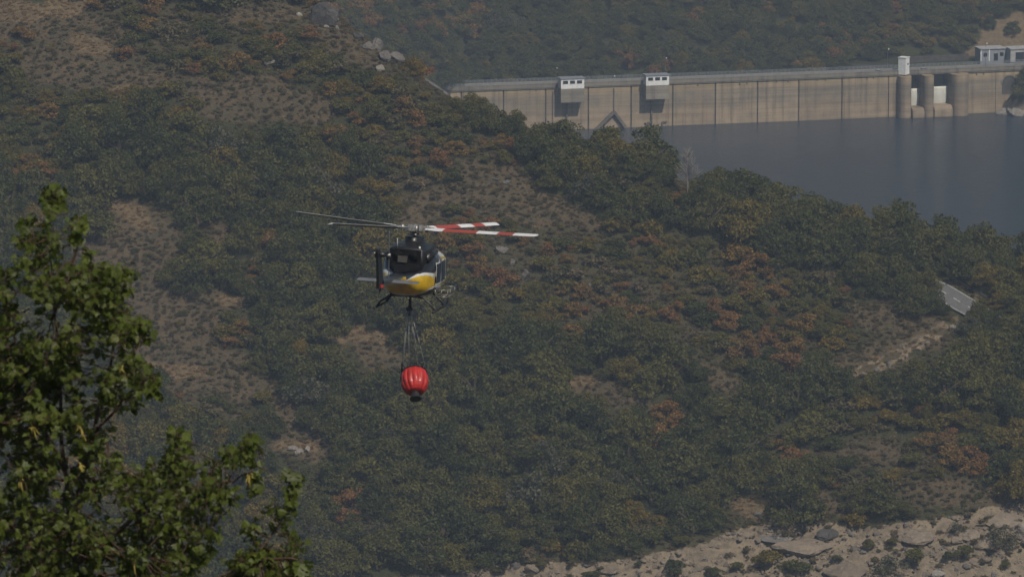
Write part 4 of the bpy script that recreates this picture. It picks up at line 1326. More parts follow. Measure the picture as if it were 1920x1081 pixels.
# heath, dry grass and low scrub between the trees
sc = []
gy = 1000.0
while gy < 1330:
    half = gy * 0.5 * 36 / LENS * 1.1
    gx = -half
    while gx < half:
        sc.append((gx + rng.uniform(-0.9, 0.9), gy + rng.uniform(-0.9, 0.9)))
        gx += 0.85
    gy += 0.85
sx = np.array([c[0] for c in sc]); sy = np.array([c[1] for c in sc]); sz = hill(sx, sy)
spx, spy = to_px(sx, sy, sz)
szn = zone_of(spx, spy); srd, _ = near_path(sx, sy, ROAD); srg = sy - np.interp(sx, _xx, _yy)
pch = n_a.fbm(sx / 8.0, sy / 8.0, 3)
scut = in_poly(spx, spy, OPEN[1])
pts = []
for i in range(len(sc)):
    if srg[i] > 15 or srd[i] < ROAD_W + 0.3 or spy[i] > 1110: continue
    k = szn[i]; u = rng.random(); x, y = sc[i]
    if SP.near(x, y, 0.1, 0.55): continue
    if k == 'shore':
        continue
    if k == 'grass':
        if u < 0.85: kk, r = 'grass', rng.uniform(0.4, 0.85)
        elif u < 0.92: kk, r = 'heath_brown', rng.uniform(0.25, 0.5)
        else: continue
    elif scut[i]:
        if u < 0.34: kk, r = 'grass', rng.uniform(0.35, 0.7)
        elif u < 0.44: kk, r = 'heath_brown', rng.uniform(0.25, 0.6)
        elif u < 0.48: kk, r = 'heath_olive', rng.uniform(0.25, 0.6)
        else: continue
    else:
        if u < 0.38 + 0.4 * pch[i]: kk, r = 'heath_brown', 0.28 + 0.6 * rng.random() ** 1.8
        elif u < 0.72: kk, r = 'heath_olive', 0.28 + 0.75 * rng.random() ** 1.8
        elif u < 0.97: kk, r = 'grass', rng.uniform(0.3, 0.6)
        else: continue
    me = SHAPES[kk][rng.randrange(len(SHAPES[kk]))]
    pts.append((me, x, y, float(sz[i]) - 0.08, rng.uniform(0, 6.283), r, r * rng.uniform(0.8, 1.2)))
PENDING.append(('heath_scrub', pts, 'low brown heath, scrub and dry grass covering the near hillside'))
# a few single tussocks so that every grass shape stands somewhere on its own
for k, (px_, py_) in enumerate([(690, 640), (1640, 672)]):
    p = hit(px_, py_, hill)
    o = link('grass_tussock', SHAPES['grass'][k]); o.location = p; o.scale = (1.2, 1.2, 1.2)
    tag(o, ['dry grass tussock in the tan clearing left of the red bucket', 'dry grass tussock on the bright rock cut beside the road'][k], 'grass')
    PROTO[SHAPES['grass'][k].name] = o

# ------------------------------------------------------------------ bushes on the rocky shore, each its own thing
SHORE_BUSH = [(1262, 1074, 2.6, 1.1, 'green_bush', 'round green bush on the pale shore below the thin russet oak'), (1340, 1080, 2.2, 0.8, 'green_bush', 'low dark bush at the bottom edge right of the round green bush'),
              (1382, 1064, 1.7, 0.8, 'green_bush', 'small green bush on pale sand between two larger ones'), (1445, 1062, 4.0, 0.75, 'olive', 'wide olive bush at the foot of the smooth rock slab'),
              (1490, 1078, 3.8, 0.7, 'green_bush', 'dark wide bush overlapping the olive bush by the slab'), (1572, 1052, 1.3, 1.0, 'green_bush', 'tiny dark bush left of the big grey-green shore bush'),
              (1664, 1082, 4.0, 0.95, 'grey', 'big grey-green bush at the bottom edge of the rocky shore'), (1712, 1060, 2.9, 1.1, 'green_bush', 'dark round bush behind the big grey-green shore bush'),
              (1630, 1030, 1.6, 1.2, 'olive', 'small olive bush upright on the stony bank'), (1672, 1022, 1.4, 1.1, 'olive', 'small olive bush right of its upright neighbour on the bank'),
              (1780, 1046, 1.7, 0.9, 'green_bush', 'small dark bush, left one of the pair below the right boulder'), (1805, 1044, 2.2, 1.1, 'green_bush', 'dark bush, right one of the pair below the right boulder'),
              (1880, 1034, 3.6, 1.25, 'grey', 'large grey bush beside the right shore boulder'), (1795, 1000, 2.0, 1.0, 'grey', 'grey twiggy bush above the right shore boulder'),
              (1885, 1062, 1.2, 1.0, 'green_bush', 'tiny green bush low on the pale slope at the right edge'), (1015, 1064, 1.6, 0.8, 'green_bush', 'small bush beside the rounded shore boulder'), (1195, 1060, 1.0, 0.9, 'green_bush', 'very small bush on the shore stones at centre'),
              (1110, 1082, 2.0, 0.7, 'green_bush', 'dark low bush cut by the bottom edge at centre'), (930, 1074, 2.0, 0.7, 'olive', 'olive bush left of the rounded shore boulder')]
for px_, py_, r_, hf, kind, lab in SHORE_BUSH:
    p = hit(px_, py_, hill)
    SP.add(p[0], p[1], r_ * 0.8)
    key = {'grey': 'grey', 'olive': 'olive', 'green_bush': 'green_bush'}[kind]
    o = link('shore_bush', SHAPES[key][rng.randrange(len(SHAPES[key]))])
    o.location = (p[0], p[1], p[2] - 0.25 * r_ * (key == 'grey') + 0.1); o.scale = (r_, r_, r_ * hf); o.rotation_euler = (0, 0, rng.uniform(0, 6))
    tag(o, lab, 'bush', 'bushes on the rocky shore')

# ------------------------------------------------------------------ rocks
def rock_mesh(seed, cuts=16, sub=3, mat='shore_rock', flat=0.7):
    import bmesh
    rg = np.random.RandomState(seed)
    bm = bmesh.new()
    bmesh.ops.create_icosphere(bm, subdivisions=sub, radius=1.0)
    co = np.array([v.co for v in bm.verts])
    for k in range(cuts):
        n = rg.randn(3); n /= np.linalg.norm(n)
        d = 0.50 + 0.40 * rg.rand()
        h = co @ n - d
        co = co - np.outer(np.maximum(h, 0) * 0.92, n)
    co *= np.array([1.0, 0.75 + 0.3 * rg.rand(), flat])
    for q_ in range(3):
        n = rg.randn(3); n /= np.linalg.norm(n); d = rg.uniform(-0.4, 0.4)
        co += np.outer(-0.10 * np.exp(-((co @ n - d) / 0.05) ** 2), n * 0 + 1) * co
    co += 0.022 * rg.randn(*co.shape)
    for v, c in zip(bm.verts, co): v.co = c
    me = bpy.data.meshes.new('rock_' + mat)
    bm.to_mesh(me); bm.free()
    me.materials.append(MATS[mat])
    return me
ROCKS = {m_: [rock_mesh(400 + 10 * j + k, mat=m_, flat=0.55 + 0.1 * k) for k in range(5)] for j, m_ in enumerate(('shore_rock', 'grey_rock', 'pale_rock', 'dark_rock'))}
def rock(px, py, sx_, sy_, sz_, mat, label, rot=None, tilt=(0, 0), sink=0.3, f=hill, **kw):
    p = hit(px, py, f, **kw)
    o = link('boulder', ROCKS[mat][rng.randrange(5)])
    o.location = (p[0], p[1], p[2] + sz_ * (0.5 - sink))
    o.scale = (sx_, sy_, sz_)
    o.rotation_euler = (R(tilt[0]), R(tilt[1]), R(rot if rot is not None else rng.uniform(0, 360)))
    tag(o, label, 'boulder', 'boulders and outcrops')
    return o
rock(506, 118, 1.9, 1.4, 1.3, 'pale_rock', 'pale boulder standing out of the shrubs on the upper slope', 20)
rock(606, 40, 3.4, 3.0, 5.2, 'dark_rock', 'dark rounded cliff rock on the ridge at the top edge', 0, (0, 12))
rock(622, 45, 2.2, 2.0, 2.6, 'grey_rock', 'grey rock right beside the dark ridge cliff', 40)
for k, (a, b, s, m_, lab) in enumerate([(560, 27, 0.9, 'pale_rock', 'small pale rock left of the dark ridge cliff'), (612, 50, 0.8, 'pale_rock', 'small pale rock below the dark ridge cliff'), (631, 55, 0.9, 'pale_rock', 'small pale rock below right of the dark ridge cliff'),
                                   (672, 72, 1.8, 'grey_rock', 'topmost rock of the outcrop along the ridge'), (690, 90, 1.9, 'grey_rock', 'second rock down the ridge outcrop'), (706, 92, 2.2, 'grey_rock', 'paler third rock down the ridge outcrop'),
                                   (722, 112, 2.4, 'grey_rock', 'big rounded slab near the bottom of the ridge outcrop'), (741, 116, 2.6, 'grey_rock', 'last rock of the ridge outcrop, against the far trees'), (713, 130, 1.2, 'pale_rock', 'small rock under the big rounded slab of the ridge outcrop')]):
    rock(a, b, s, s * 0.8, s * 1.05, m_, lab, k * 47, (0, 10))
rock(938, 470, 1.7, 1.4, 2.3, 'grey_rock', 'tall grey rock slab right of the rotor hub on the slope', 10, (20, 5))
rock(985, 520, 1.5, 1.2, 2.6, 'grey_rock', 'narrow grey rock slab lower right of the tall slab', 60, (15, 10))
rock(960, 492, 1.2, 1.0, 1.5, 'grey_rock', 'small grey rock between the two slabs right of the helicopter', 100)
for k, (a, b, s, lab) in enumerate([(930, 336, 1.0, 'dark rock in the brown heath below the dam left end'), (950, 342, 1.1, 'right one of two dark rocks in the brown heath'), (1105, 535, 1.0, 'small rock in the russet scrub right of the helicopter'), (1465, 738, 1.6, 'grey rock in the wood below the big russet oak'), (640, 208, 0.9, 'small grey rock among olive shrubs above the helicopter'), (1095, 495, 0.9, 'grey rock left of the russet shrubs'), (1700, 862, 1.2, 'pale rock in the brushwood above the shore'), (1352, 935, 1.0, 'white rock at the edge of the orange grass bank'), (1422, 962, 1.5, 'grey rock in the orange grass bank')]):
    rock(a, b, s, s * 0.8, s * 0.8, 'grey_rock' if k != 7 else 'pale_rock', lab, k * 61)
for k, (a, b, s, lab) in enumerate([(548, 842, 1.2, 'white rock at the left end of the roadside rocks'), (562, 846, 1.0, 'white rock in the middle of the roadside rocks'), (576, 842, 1.1, 'white rock at the right end of the roadside rocks'), (555, 852, 0.8, 'lowest of the roadside rocks')]):
    rock(a, b, s, s * 0.7, s * 0.9, 'pale_rock', lab, k * 37)
BIG = [(1000, 1066, 2.0, 1.6, 2.0, 'shore_rock', 'rounded shore boulder at the edge of the wood'), (842, 1078, 2.8, 1.8, 1.2, 'grey_rock', 'flat grey rock at the bottom edge left of the shore'), (965, 1060, 1.2, 1.0, 1.0, 'dark_rock', 'dark stone left of the rounded shore boulder'),
       (1100, 1058, 1.1, 0.9, 0.7, 'grey_rock', 'dark flat stone on the shore at centre'), (1140, 1064, 2.8, 1.6, 0.8, 'shore_rock', 'long flat rock on the pale shore at centre'),
       (1505, 1026, 7.0, 3.5, 2.2, 'shore_rock', 'big smooth sloping rock slab above the wide olive bush'), (1450, 1006, 4.2, 2.2, 1.3, 'grey_rock', 'grey upper part of the smooth slab rocks'), (1552, 1000, 2.6, 2.0, 2.2, 'dark_rock', 'dark undercut block at the top of the slab'),
       (1590, 1068, 5.0, 3.0, 1.4, 'shore_rock', 'long pale slab left of the big grey-green bush'), (1725, 1004, 5.0, 3.0, 1.6, 'shore_rock', 'broad pale rock hump above the shore bushes'), (1822, 1004, 2.8, 2.2, 1.9, 'shore_rock', 'cracked block left of the right shore boulder'),
       (1856, 1020, 2.2, 1.9, 2.0, 'shore_rock', 'rounded right shore boulder with a dark hollow under it'), (1838, 1022, 1.3, 1.0, 1.2, 'shore_rock', 'small block wedged beside the right shore boulder'), (1890, 975, 5.0, 3.0, 1.4, 'shore_rock', 'bedrock ledge at the right edge under the trees'),
       (1795, 1010, 1.4, 1.1, 0.8, 'shore_rock', 'flat stone left of the cracked block'), (1758, 1074, 1.6, 1.2, 0.9, 'pale_rock', 'pale stone on the lower right slope'), (1915, 990, 2.2, 1.6, 1.6, 'pale_rock', 'pale rock at the right edge'), (1850, 1048, 1.3, 1.0, 1.0, 'shore_rock', 'dark-sided stone below the right shore boulder')]
for a, b, s1, s2, s3, m_, lab in BIG:
    rock(a, b, s1, s2, s3, m_, lab, rng.uniform(-25, 25), (18, 0), 0.42)
for k, (a, b) in enumerate([(1645, 694), (1668, 684), (1700, 668), (1722, 655), (1618, 700), (1786, 612), (1740, 640), (1690, 650)]):
    rock(a, b, rng.uniform(0.5, 1.0), rng.uniform(0.5, 0.9), rng.uniform(0.6, 1.3), 'pale_rock' if k in (0, 5, 1) else 'shore_rock', ['pale rock low on the bright rock cut', 'second pale rock on the bright rock cut', 'rock in the middle of the rock cut', 'rock high on the right of the rock cut', 'rock at the left foot of the rock cut', 'white rock where the cut meets the road bend', 'rock near the road end of the cut', 'rock on the upper cut face'][k])
# loose stones: nobody could count them
pts = []
stp = []
gy = 985.0
for _ in range(30000):
    y = rng.uniform(1000, 1090); x = rng.uniform(-30, 105)
    stp.append((x, y))
stx = np.array([p[0] for p in stp]); sty = np.array([p[1] for p in stp]); stz = hill_rough(stx, sty)
spx2, spy2 = to_px(stx, sty, stz); zk2 = zone_of(spx2, spy2)
den = n_b.fbm(stx / 6.0, sty / 6.0, 3)
for i in range(len(stp)):
    if zk2[i] != 'shore' or spy2[i] > 1120: continue
    if rng.random() > 0.6 + den[i]: continue
    r = 0.12 + 0.75 * rng.random() ** 3
    m_ = rng.choice(('shore_rock', 'shore_rock', 'shore_rock', 'shore_rock', 'grey_rock'))
    pts.append((ROCKS[m_][rng.randrange(5)], stx[i], sty[i], float(stz[i]) + 0.1 * r, rng.uniform(0, 6.28), r, r))
for m_ in ROCKS:
    for me in ROCKS[m_]:
        for o in COL.objects:
            if o.data is me:
                PROTO[me.name] = o; break
pts = [p for p in pts if p[0].name in PROTO]
PENDING.append(('shore_stones', pts, 'loose pale stones strewn over the rocky shore'))
# sparse weeds on the shore
pts = []
for i in range(0, len(stp), 4):
    if zk2[i] != 'shore' or spy2[i] > 1120: continue
    if rng.random() > 0.4 - den[i]: continue
    kk = 'heath_olive' if rng.random() < 0.6 else 'heath_brown'
    r = 0.2 + 1.2 * rng.random() ** 2.5
    pts.append((SHAPES[kk][rng.randrange(3)], stx[i], sty[i], float(stz[i]) - 0.02, rng.uniform(0, 6.28), r, r))
PENDING.append(('shore_weeds', pts, 'low olive weeds dotted over the rocky shore'))

# ------------------------------------------------------------------ bare dead tree on the ridge
def dead_tree():
    p = hit(1288, 372, hill)
    root = tag(empty('dead_tree', p), 'bare grey dead tree standing on the ridge against the water', 'tree')
    rg = random.Random(4)
    MB().tube([(0, 0, -0.5), (0.15, 0, 3), (-0.1, 0, 6), (0.2, 0, 10.5)], [0.20, 0.17, 0.12, 0.03], 6).build('trunk', 'dead_wood', root)
    tw = MB()
    for k in range(28):
        z = 2.6 + 0.27 * k; s = 1 if k % 2 else -1
        a = rg.uniform(-0.9, 0.9); ln = (10.5 - z) * 0.38 + 1.0
        q = Vector((0.05, 0, z))
        d = Vector((s * math.cos(a), math.sin(a), 1.1)).normalized()
        e = q + d * ln
        tw.tube([q, q + d * ln * 0.5 + Vector((0, 0, 0.1)), e], [0.10, 0.07, 0.03], 4)
        for j in range(3):
            f_ = q + d * ln * (0.4 + 0.2 * j)
            g_ = f_ + Vector((rg.uniform(-1, 1), rg.uniform(-0.6, 0.6), rg.uniform(0.3, 1))).normalized() * ln * 0.4
            tw.tube([f_, g_], [0.06, 0.025], 4)
    tw.build('branches', 'dead_wood', root)
    o = root
dead_tree()

# ------------------------------------------------------------------ the far bank
FSP = Spots(4.0)
FP = []
def far_hit(px, py):
    return hit(px, py, far_raw, 1880.0, 2300.0)
FAR_SPECIAL = [('russet', 1150, 136, 3.6, 1.0, 'lower orange tree of the pair behind the dam between the gate houses'), ('russet', 1182, 132, 4.0, 1.5, 'taller russet tree of the pair behind the dam between the gate houses'), ('russet', 1562, 122, 4.4, 1.3, 'tan-orange round tree behind the dam left of the low dark wall'),
               ('olive_tree', 1275, 128, 4.4, 1.1, 'grey-green tree directly behind the right gate house'), ('green', 1130, 70, 5.0, 1.1, 'dark tree high on the far bank above the left gate house'), ('green', 1330, 128, 4.6, 1.1, 'dark tree behind the dam right of the right gate house'), ('green', 1420, 124, 5.0, 1.2, 'dark tree behind the middle of the dam')]
for kind, px_, py_, r_, hf, lab in FAR_SPECIAL:
    p = far_hit(px_, py_)
    FSP.add(p[0], p[1], r_); FP.append((kind, p[0], p[1], p[2], r_, hf, lab))
fc = []
for _ in range(9000):
    fc.append((rng.uniform(-75, 240), rng.uniform(1915, 2120)))
fx = np.array([p[0] for p in fc]); fy = np.array([p[1] for p in fc]); fz = far_raw(fx, fy)
fpx, fpy = to_px(fx, fy, fz); fzn = far_zone(fpx, fpy); fs = fy - dam_y(fx)
order = sorted(range(len(fc)), key=lambda i: rng.random())
for i in order:
    x, y = fc[i]; z = float(fz[i]); k = fzn[i]; u = rng.random()
    if z < 6 and not fpx[i] > 1850: continue
    if fs[i] < 15 and x > XL and not (x > XR + 8 and fs[i] < -3): continue
    if x > XR + 8 and fs[i] < -3 and z < 3.2: continue
    if fs[i] < 34 and x > XR - 45 and fs[i] > -3: continue
    if 775 < fpx[i] < 862 and y < 1938: continue
    if k == 'grass' and u > 0.02: continue
    r = 2.8 + 3.0 * rng.random()
    if k == 'russet': kk = 'russet' if u < 0.6 else ('olive' if u < 0.8 else 'green')
    elif k == 'olive': kk = 'olive' if u < 0.65 else ('green_bush' if u < 0.8 else 'russet'); r *= 0.75
    elif k == 'grey': kk = 'grey' if u < 0.6 else 'green'
    else: kk = 'green' if u < 0.9 else ('olive_tree' if u < 0.97 else 'russet')
    if FSP.near(x, y, r, 0.34): continue
    FSP.add(x, y, r); FP.append((kk, x, y, z, r, rng.uniform(0.85, 1.15), None))
pts = []
nfar = 0
FLAND = [('the left gate house', 1075, 150), ('the right gate house', 1235, 143), ('the small white tower', 1695, 118), ('the left end of the dam', 850, 160), ('the low dark wall', 1640, 120), ('the dry grass slope', 1840, 80), ('the middle of the dam', 1420, 135), ('the orange pair of trees', 1165, 115)]
for kk, x, y, z, r, hf, lab in FP:
    px, py = to_px(x, y, z + r * 0.8)
    me = SHAPES[kk][rng.randrange(len(SHAPES[kk]))]
    rel = fs_ = y - float(dam_y(x))
    want = lab is not None or (640 < px < 1925 and -15 < py < 158 and py < np.interp(px, [a for a, _ in RIDGE], [b for _, b in RIDGE]) - 25 and rel < 75 and nfar < 220)
    if want:
        if lab is None:
            nfar += 1
            d = [math.hypot(px - a, py - b) for _, a, b in FLAND]; j = int(np.argmin(d)); nm_, a, b = FLAND[j]
            side = ('just ' if d[j] < 40 else ('' if d[j] < 90 else 'well ')) + ('left of ' if px < a - 12 else ('right of ' if px > a + 12 else 'above '))
            tier = 'low' if rel < 27 else ('mid-height' if rel < 40 else 'high')
            lab = 'distant %s %s %s%s' % (tier, WORD[kk][0].replace('shrub', 'bush').replace('oak', 'tree'), side, nm_)
            fauto = True
        else:
            fauto = False
        o = link('distant_tree', me)
        o.location = (x, y, z - 0.2); o.scale = (r, r, r * hf); o.rotation_euler = (0, 0, rng.uniform(0, 6.28))
        tag(o, lab, 'tree', 'trees on the far bank')
        if fauto: SAME.setdefault(lab, []).append((float(px), o))
        PROTO.setdefault(me.name, o)
    else:
        pts.append((me, x, y, z - 0.2, rng.uniform(0, 6.28), r, r * hf))
PENDING.append(('far_woodland', pts, 'hazy mixed woodland covering the far bank behind the dam'))
# rocks at the right-hand water edge
for k, (px_, py_, s) in enumerate([(1836, 212, 1.6), (1850, 211, 2.2), (1866, 212, 2.6), (1884, 211, 3.0), (1902, 214, 3.2), (1916, 208, 2.6), (1893, 204, 2.0)]):
    p = far_hit(px_, py_)
    o = link('boulder', ROCKS['pale_rock'][k % 5]); o.location = (p[0], p[1], max(p[2], 0.2)); o.scale = (s * 1.3, s, s * 0.8); o.rotation_euler = (0, 0, k * 1.3)
    tag(o, '%s pale waterside rock right of the spillway' % ['leftmost', 'second-from-left', 'third-from-left', 'middle', 'fifth-from-left', 'rightmost', 'small set-back'][k], 'boulder', 'rocks at the foot of the dam')
tell_apart()
for nm, pts, lab in PENDING:
    good = []
    for p in pts:
        if p[0].name in PROTO: good.append(p)
        else:
            alt = [m_ for ms_ in SHAPES.values() if p[0] in ms_ for m_ in ms_ if m_.name in PROTO]
            if alt: good.append((alt[0],) + p[1:])
    if good: scatter(nm, good, lab)
# ------------------------------------------------------------------ helicopter
def paint_mat(name, rough=0.32, coat=0.5):
    m, nt, out = new_mat(name)
    p = N(nt, 'ShaderNodeBsdfPrincipled', Roughness=rough)
    p.inputs['Coat Weight'].default_value = coat; p.inputs['Coat Roughness'].default_value = 0.2
    at = N(nt, 'ShaderNodeAttribute', attribute_name='tint')
    tc = N(nt, 'ShaderNodeTexCoord')
    nz = N(nt, 'ShaderNodeTexNoise', Scale=2.5, Detail=6.0, Roughness=0.7); L(nt, tc.outputs['Object'], nz.inputs['Vector'])
    c = mix_rgb(nt, 1.0, at.outputs['Color'], ramp(nt, nz.outputs[0], [(0.32, 0.72), (0.62, 1.05)]), 'MULTIPLY')
    L(nt, c, p.inputs['Base Color'])
    L(nt, p.outputs[0], out.inputs[0])
paint_mat('fuselage_paint')
simple_mat('black_paint', (0.011, 0.012, 0.014), 0.42, var=0.3, scale=3, coat=0.12)
simple_mat('matt_black', (0.008, 0.008, 0.009), 0.9, var=0.3, scale=4, spec=0.1)  # plain dull black, also the painted shade of the exhaust recess
simple_mat('heli_glass', (0.012, 0.014, 0.016), 0.3, var=0.1)
simple_mat('exhaust_metal', (0.06, 0.056, 0.052), 0.55, metal=0.6, var=0.4, scale=6)
simple_mat('hub_metal', (0.40, 0.40, 0.39), 0.4, metal=0.6, var=0.5, scale=9)
simple_mat('blade_white', (0.70, 0.71, 0.72), 0.45, var=0.1)
simple_mat('blade_red', (0.36, 0.070, 0.050), 0.45, var=0.12)
simple_mat('blade_dark', (0.26, 0.26, 0.255), 0.5, var=0.2)
simple_mat('skid_black', (0.022, 0.022, 0.024), 0.45, var=0.2)
simple_mat('alloy', (0.30, 0.285, 0.25), 0.4, metal=0.6, var=0.3, scale=6)
simple_mat('tail_grey', (0.16, 0.165, 0.175), 0.4, var=0.3, scale=4)
simple_mat('trim_white', (0.66, 0.67, 0.66), 0.4, var=0.15)
simple_mat('lamp_red', (0.45, 0.04, 0.03), 0.3, var=0.05)

def sup_ring(y, hw, z0, z1, e, n=56, zw=None):
    """cross-section at station y: half width hw, z0..z1, exponent e"""
    zc, hh = (z0 + z1) / 2, (z1 - z0) / 2
    out_ = []
    for k in range(n):
        a = 2 * math.pi * k / n
        c_, s_ = math.cos(a), math.sin(a)
        out_.append((hw * math.copysign(abs(c_) ** (2 / e), c_), y, zc + hh * math.copysign(abs(s_) ** (2 / e), s_)))
    return out_
def interp_stations(st, ys):
    st = np.array(st, float); o = np.argsort(st[:, 0]); st = st[o]
    # smooth cubic-ish blend through stations
    res = []
    for y in ys:
        res.append([y] + [float(np.interp(y, st[:, 0], st[:, k])) for k in range(1, st.shape[1])])
    res = np.array(res)
    for _ in range(2):
        res[1:-1, 1:] = 0.25 * res[:-2, 1:] + 0.5 * res[1:-1, 1:] + 0.25 * res[2:, 1:]
    return res

HUB_Z = 3.62
D_H = 268.0
hub_target = at_y(778, 428, D_H)
heli_rot = Matrix.Rotation(R(-9.8), 3, 'Z') @ Matrix.Rotation(R(2.4), 3, 'Y') @ Matrix.Rotation(R(-5.4), 3, 'X')
org = Vector(hub_target) - heli_rot @ Vector((0, 0, HUB_Z))
heli = tag(empty('helicopter', org, heli_rot.to_euler()), 'black and yellow firefighting helicopter flying away over the wooded hillside', 'helicopter')

BODY = [(4.15, 0.10, 0.98, 1.18, 2.2), (3.9, 0.48, 0.78, 1.42, 2.3), (3.4, 0.86, 0.60, 1.80, 2.4), (2.7, 1.13, 0.50, 2.25, 2.6), (2.0, 1.28, 0.46, 2.50, 3.4), (0.6, 1.31, 0.45, 2.60, 4.4),
        (-0.5, 1.31, 0.45, 2.58, 4.4), (-1.1, 1.26, 0.46, 2.42, 3.6), (-1.8, 1.10, 0.54, 2.05, 2.7), (-2.4, 0.88, 0.70, 1.86, 2.4), (-3.0, 0.58, 1.00, 1.84, 2.2), (-3.6, 0.38, 1.24, 1.84, 2.1)]
ys = np.linspace(4.15, -3.6, 230)
st = interp_stations(BODY, ys)
fb = MB()
fb.loft([sup_ring(*r_, n=150) for r_ in st], 0, True, True)
me = fb.mesh('fuselage', 'fuselage_paint')
YEL, WHT, BLK, GRY = (0.62, 0.40, 0.010), (0.66, 0.67, 0.66), (0.016, 0.017, 0.020), (0.12, 0.125, 0.135)
def fuselage_col(x, y, z):
    zu = np.interp(y, [-3.6, -2.6, -1.9, -1.4, -1.0, -0.6, 0.1, 0.6, 4], [1.46, 1.60, 1.62, 1.52, 1.44, 1.52, 1.95, 2.30, 2.0])
    zl = np.interp(y, [-3.6, -2.7, -2.3, -1.9, -1.5, -0.9, 1.2, 4], [-1, 0.3, 0.55, 0.76, 0.92, 1.0, 0.85, 0.6])
    if z < zl - 0.06: return BLK
    if z < zl + 0.04 and zl > 0.35: return WHT
    if z < zu: return YEL
    wt = np.interp(y, [-3.6, -2.2, -1.3, -0.6, 0.2], [0.05, 0.10, 0.17, 0.24, 0.40])
    if z < zu + wt: return WHT
    return BLK if y < 0.5 else (GRY if z < 2.5 else BLK)
cols = np.array([(*fuselage_col(*v.co), 1) for v in me.vertices])
color_attr(me, cols)
link('fuselage', me, heli)
# tail boom
BOOM = [(-3.55, 0.38, 1.22, 1.86, 2.1), (-5.0, 0.29, 1.40, 1.90, 2.1), (-7.0, 0.23, 1.55, 1.95, 2.1), (-8.35, 0.16, 1.68, 1.98, 2.1)]
tb = MB(); tb.loft([sup_ring(*r_, n=28) for r_ in interp_stations(BOOM, np.linspace(-3.55, -8.35, 30))], 0, True, True)
bm_ = tb.mesh('tail_boom', 'fuselage_paint')
color_attr(bm_, np.array([((*(BLK if v.co.z > 1.66 else (YEL if v.co.y > -4.6 else GRY)), 1)) for v in bm_.vertices]))
boom = link('tail_boom', bm_, heli)
# upswept tail pylon + fin
fin = MB()
def fin_ring(z, y0, y1, t):
    ym = (y0 + y1) / 2
    return [(0, y1, z), (t, y0 * 0.35 + y1 * 0.65, z), (t, ym, z), (t * 0.5, y0, z), (-t * 0.5, y0, z), (-t, ym, z), (-t, y0 * 0.35 + y1 * 0.65, z)]
fin.loft([fin_ring(1.55, -8.9, -7.55, 0.13), fin_ring(2.0, -9.0, -7.8, 0.12), fin_ring(2.8, -9.35, -8.35, 0.10), fin_ring(3.35, -9.55, -8.72, 0.09), fin_ring(3.46, -9.55, -8.85, 0.06)], 0, True, False)
fin.build('tail_fin', 'black_paint', heli)
gb = MB(); gb.tube([(-0.15, -9.05, 3.18), (0.42, -9.05, 3.18)], [0.19, 0.08], 10); gb.build('tail_gearbox', 'black_paint', heli)
tl = MB(); tl.lathe([(0.01, -0.06), (0.07, -0.03), (0.07, 0.05), (0.01, 0.09)], 10, (-0.16, -9.28, 3.22)); tl.build('tail_lamp', 'alloy', heli)
tr = empty('tail_rotor', (0.46, -9.05, 3.18)); tr.parent = heli
MB().tube([(-0.08, 0, 0), (0.10, 0, 0)], 0.09, 10).build('rotor_hub', 'hub_metal', tr)
for s in (0, 1):
    bl = MB()
    rings = []
    for rr_, ch in ((0.15, 0.10), (0.35, 0.27), (1.27, 0.27), (1.30, 0.20)):
        rings.append([(0.02, -ch / 2, rr_), (0.045, 0.0, rr_), (0.02, ch / 2, rr_), (0.0, 0, rr_)])
    bl.loft(rings, 0, True, False)
    o = bl.build('tail_blade', 'tail_grey', tr); o.rotation_euler = (R(28 + 180 * s), 0, R(6))
# elevator and its tips
for s in (-1, 1):
    el = MB()
    rings = []
    for xx, c_, t_ in ((0.22, 0.42, 0.045), (1.40, 0.36, 0.035), (1.46, 0.28, 0.015)):
        rings.append([(s * xx, -6.3 - c_, 1.66), (s * xx, -6.3, 1.70 + t_), (s * xx, -6.3 + c_, 1.72), (s * xx, -6.3, 1.70 - t_)])
    if s < 0: rings = [list(reversed(r_)) for r_ in rings]
    el.loft(rings, 0, True, False)
    el.build('elevator', 'tail_grey', heli)
tk = MB(); tk.tube([(0, -8.0, 1.72), (0, -8.3, 1.35), (0.0, -9.0, 1.2)], [0.05, 0.04, 0.04], 8); tk.build('tail_skid', 'skid_black', heli)
nl = MB(); nl.box((0.12, -8.55, 1.66), (0.16, 0.12, 0.14)); nl.build('tail_light', 'lamp_red', heli)

# engine cowling, exhausts, gearbox shroud
COWL = [(1.7, 0.30, 2.45, 2.60, 2.4), (1.2, 0.70, 2.35, 2.82, 2.6), (0.6, 0.90, 2.30, 2.98, 2.8), (-0.4, 0.98, 2.20, 3.04, 3.0), (-1.2, 0.94, 2.00, 2.98, 4.0), (-2.0, 0.86, 1.80, 2.88, 5.0)]
cw = MB(); cw.loft([sup_ring(*r_, n=44) for r_ in interp_stations(COWL, np.linspace(1.7, -2.0, 30))], 0, True, True)
cwl = cw.build('engine_cowling', 'black_paint', heli)
aft = MB()
AFT = [(-1.9, 0.80, 1.70, 2.20, 3.0), (-2.2, 0.72, 1.70, 2.12, 2.8), (-2.6, 0.52, 1.72, 2.06, 2.4), (-3.2, 0.34, 1.74, 2.00, 2.2), (-4.2, 0.16, 1.78, 1.96, 2.0)]
aft.loft([sup_ring(*r_, n=36) for r_ in interp_stations(AFT, np.linspace(-1.9, -4.2, 18))], 0, True, True)
aft.build('aft_fairing', 'matt_black', heli)
MB().box((0, -2.03, 2.42), (1.46, 0.05, 0.72)).build('exhaust_shade_plate', 'matt_black', heli)  # black plate on the cowling, painted shade in place of a recess
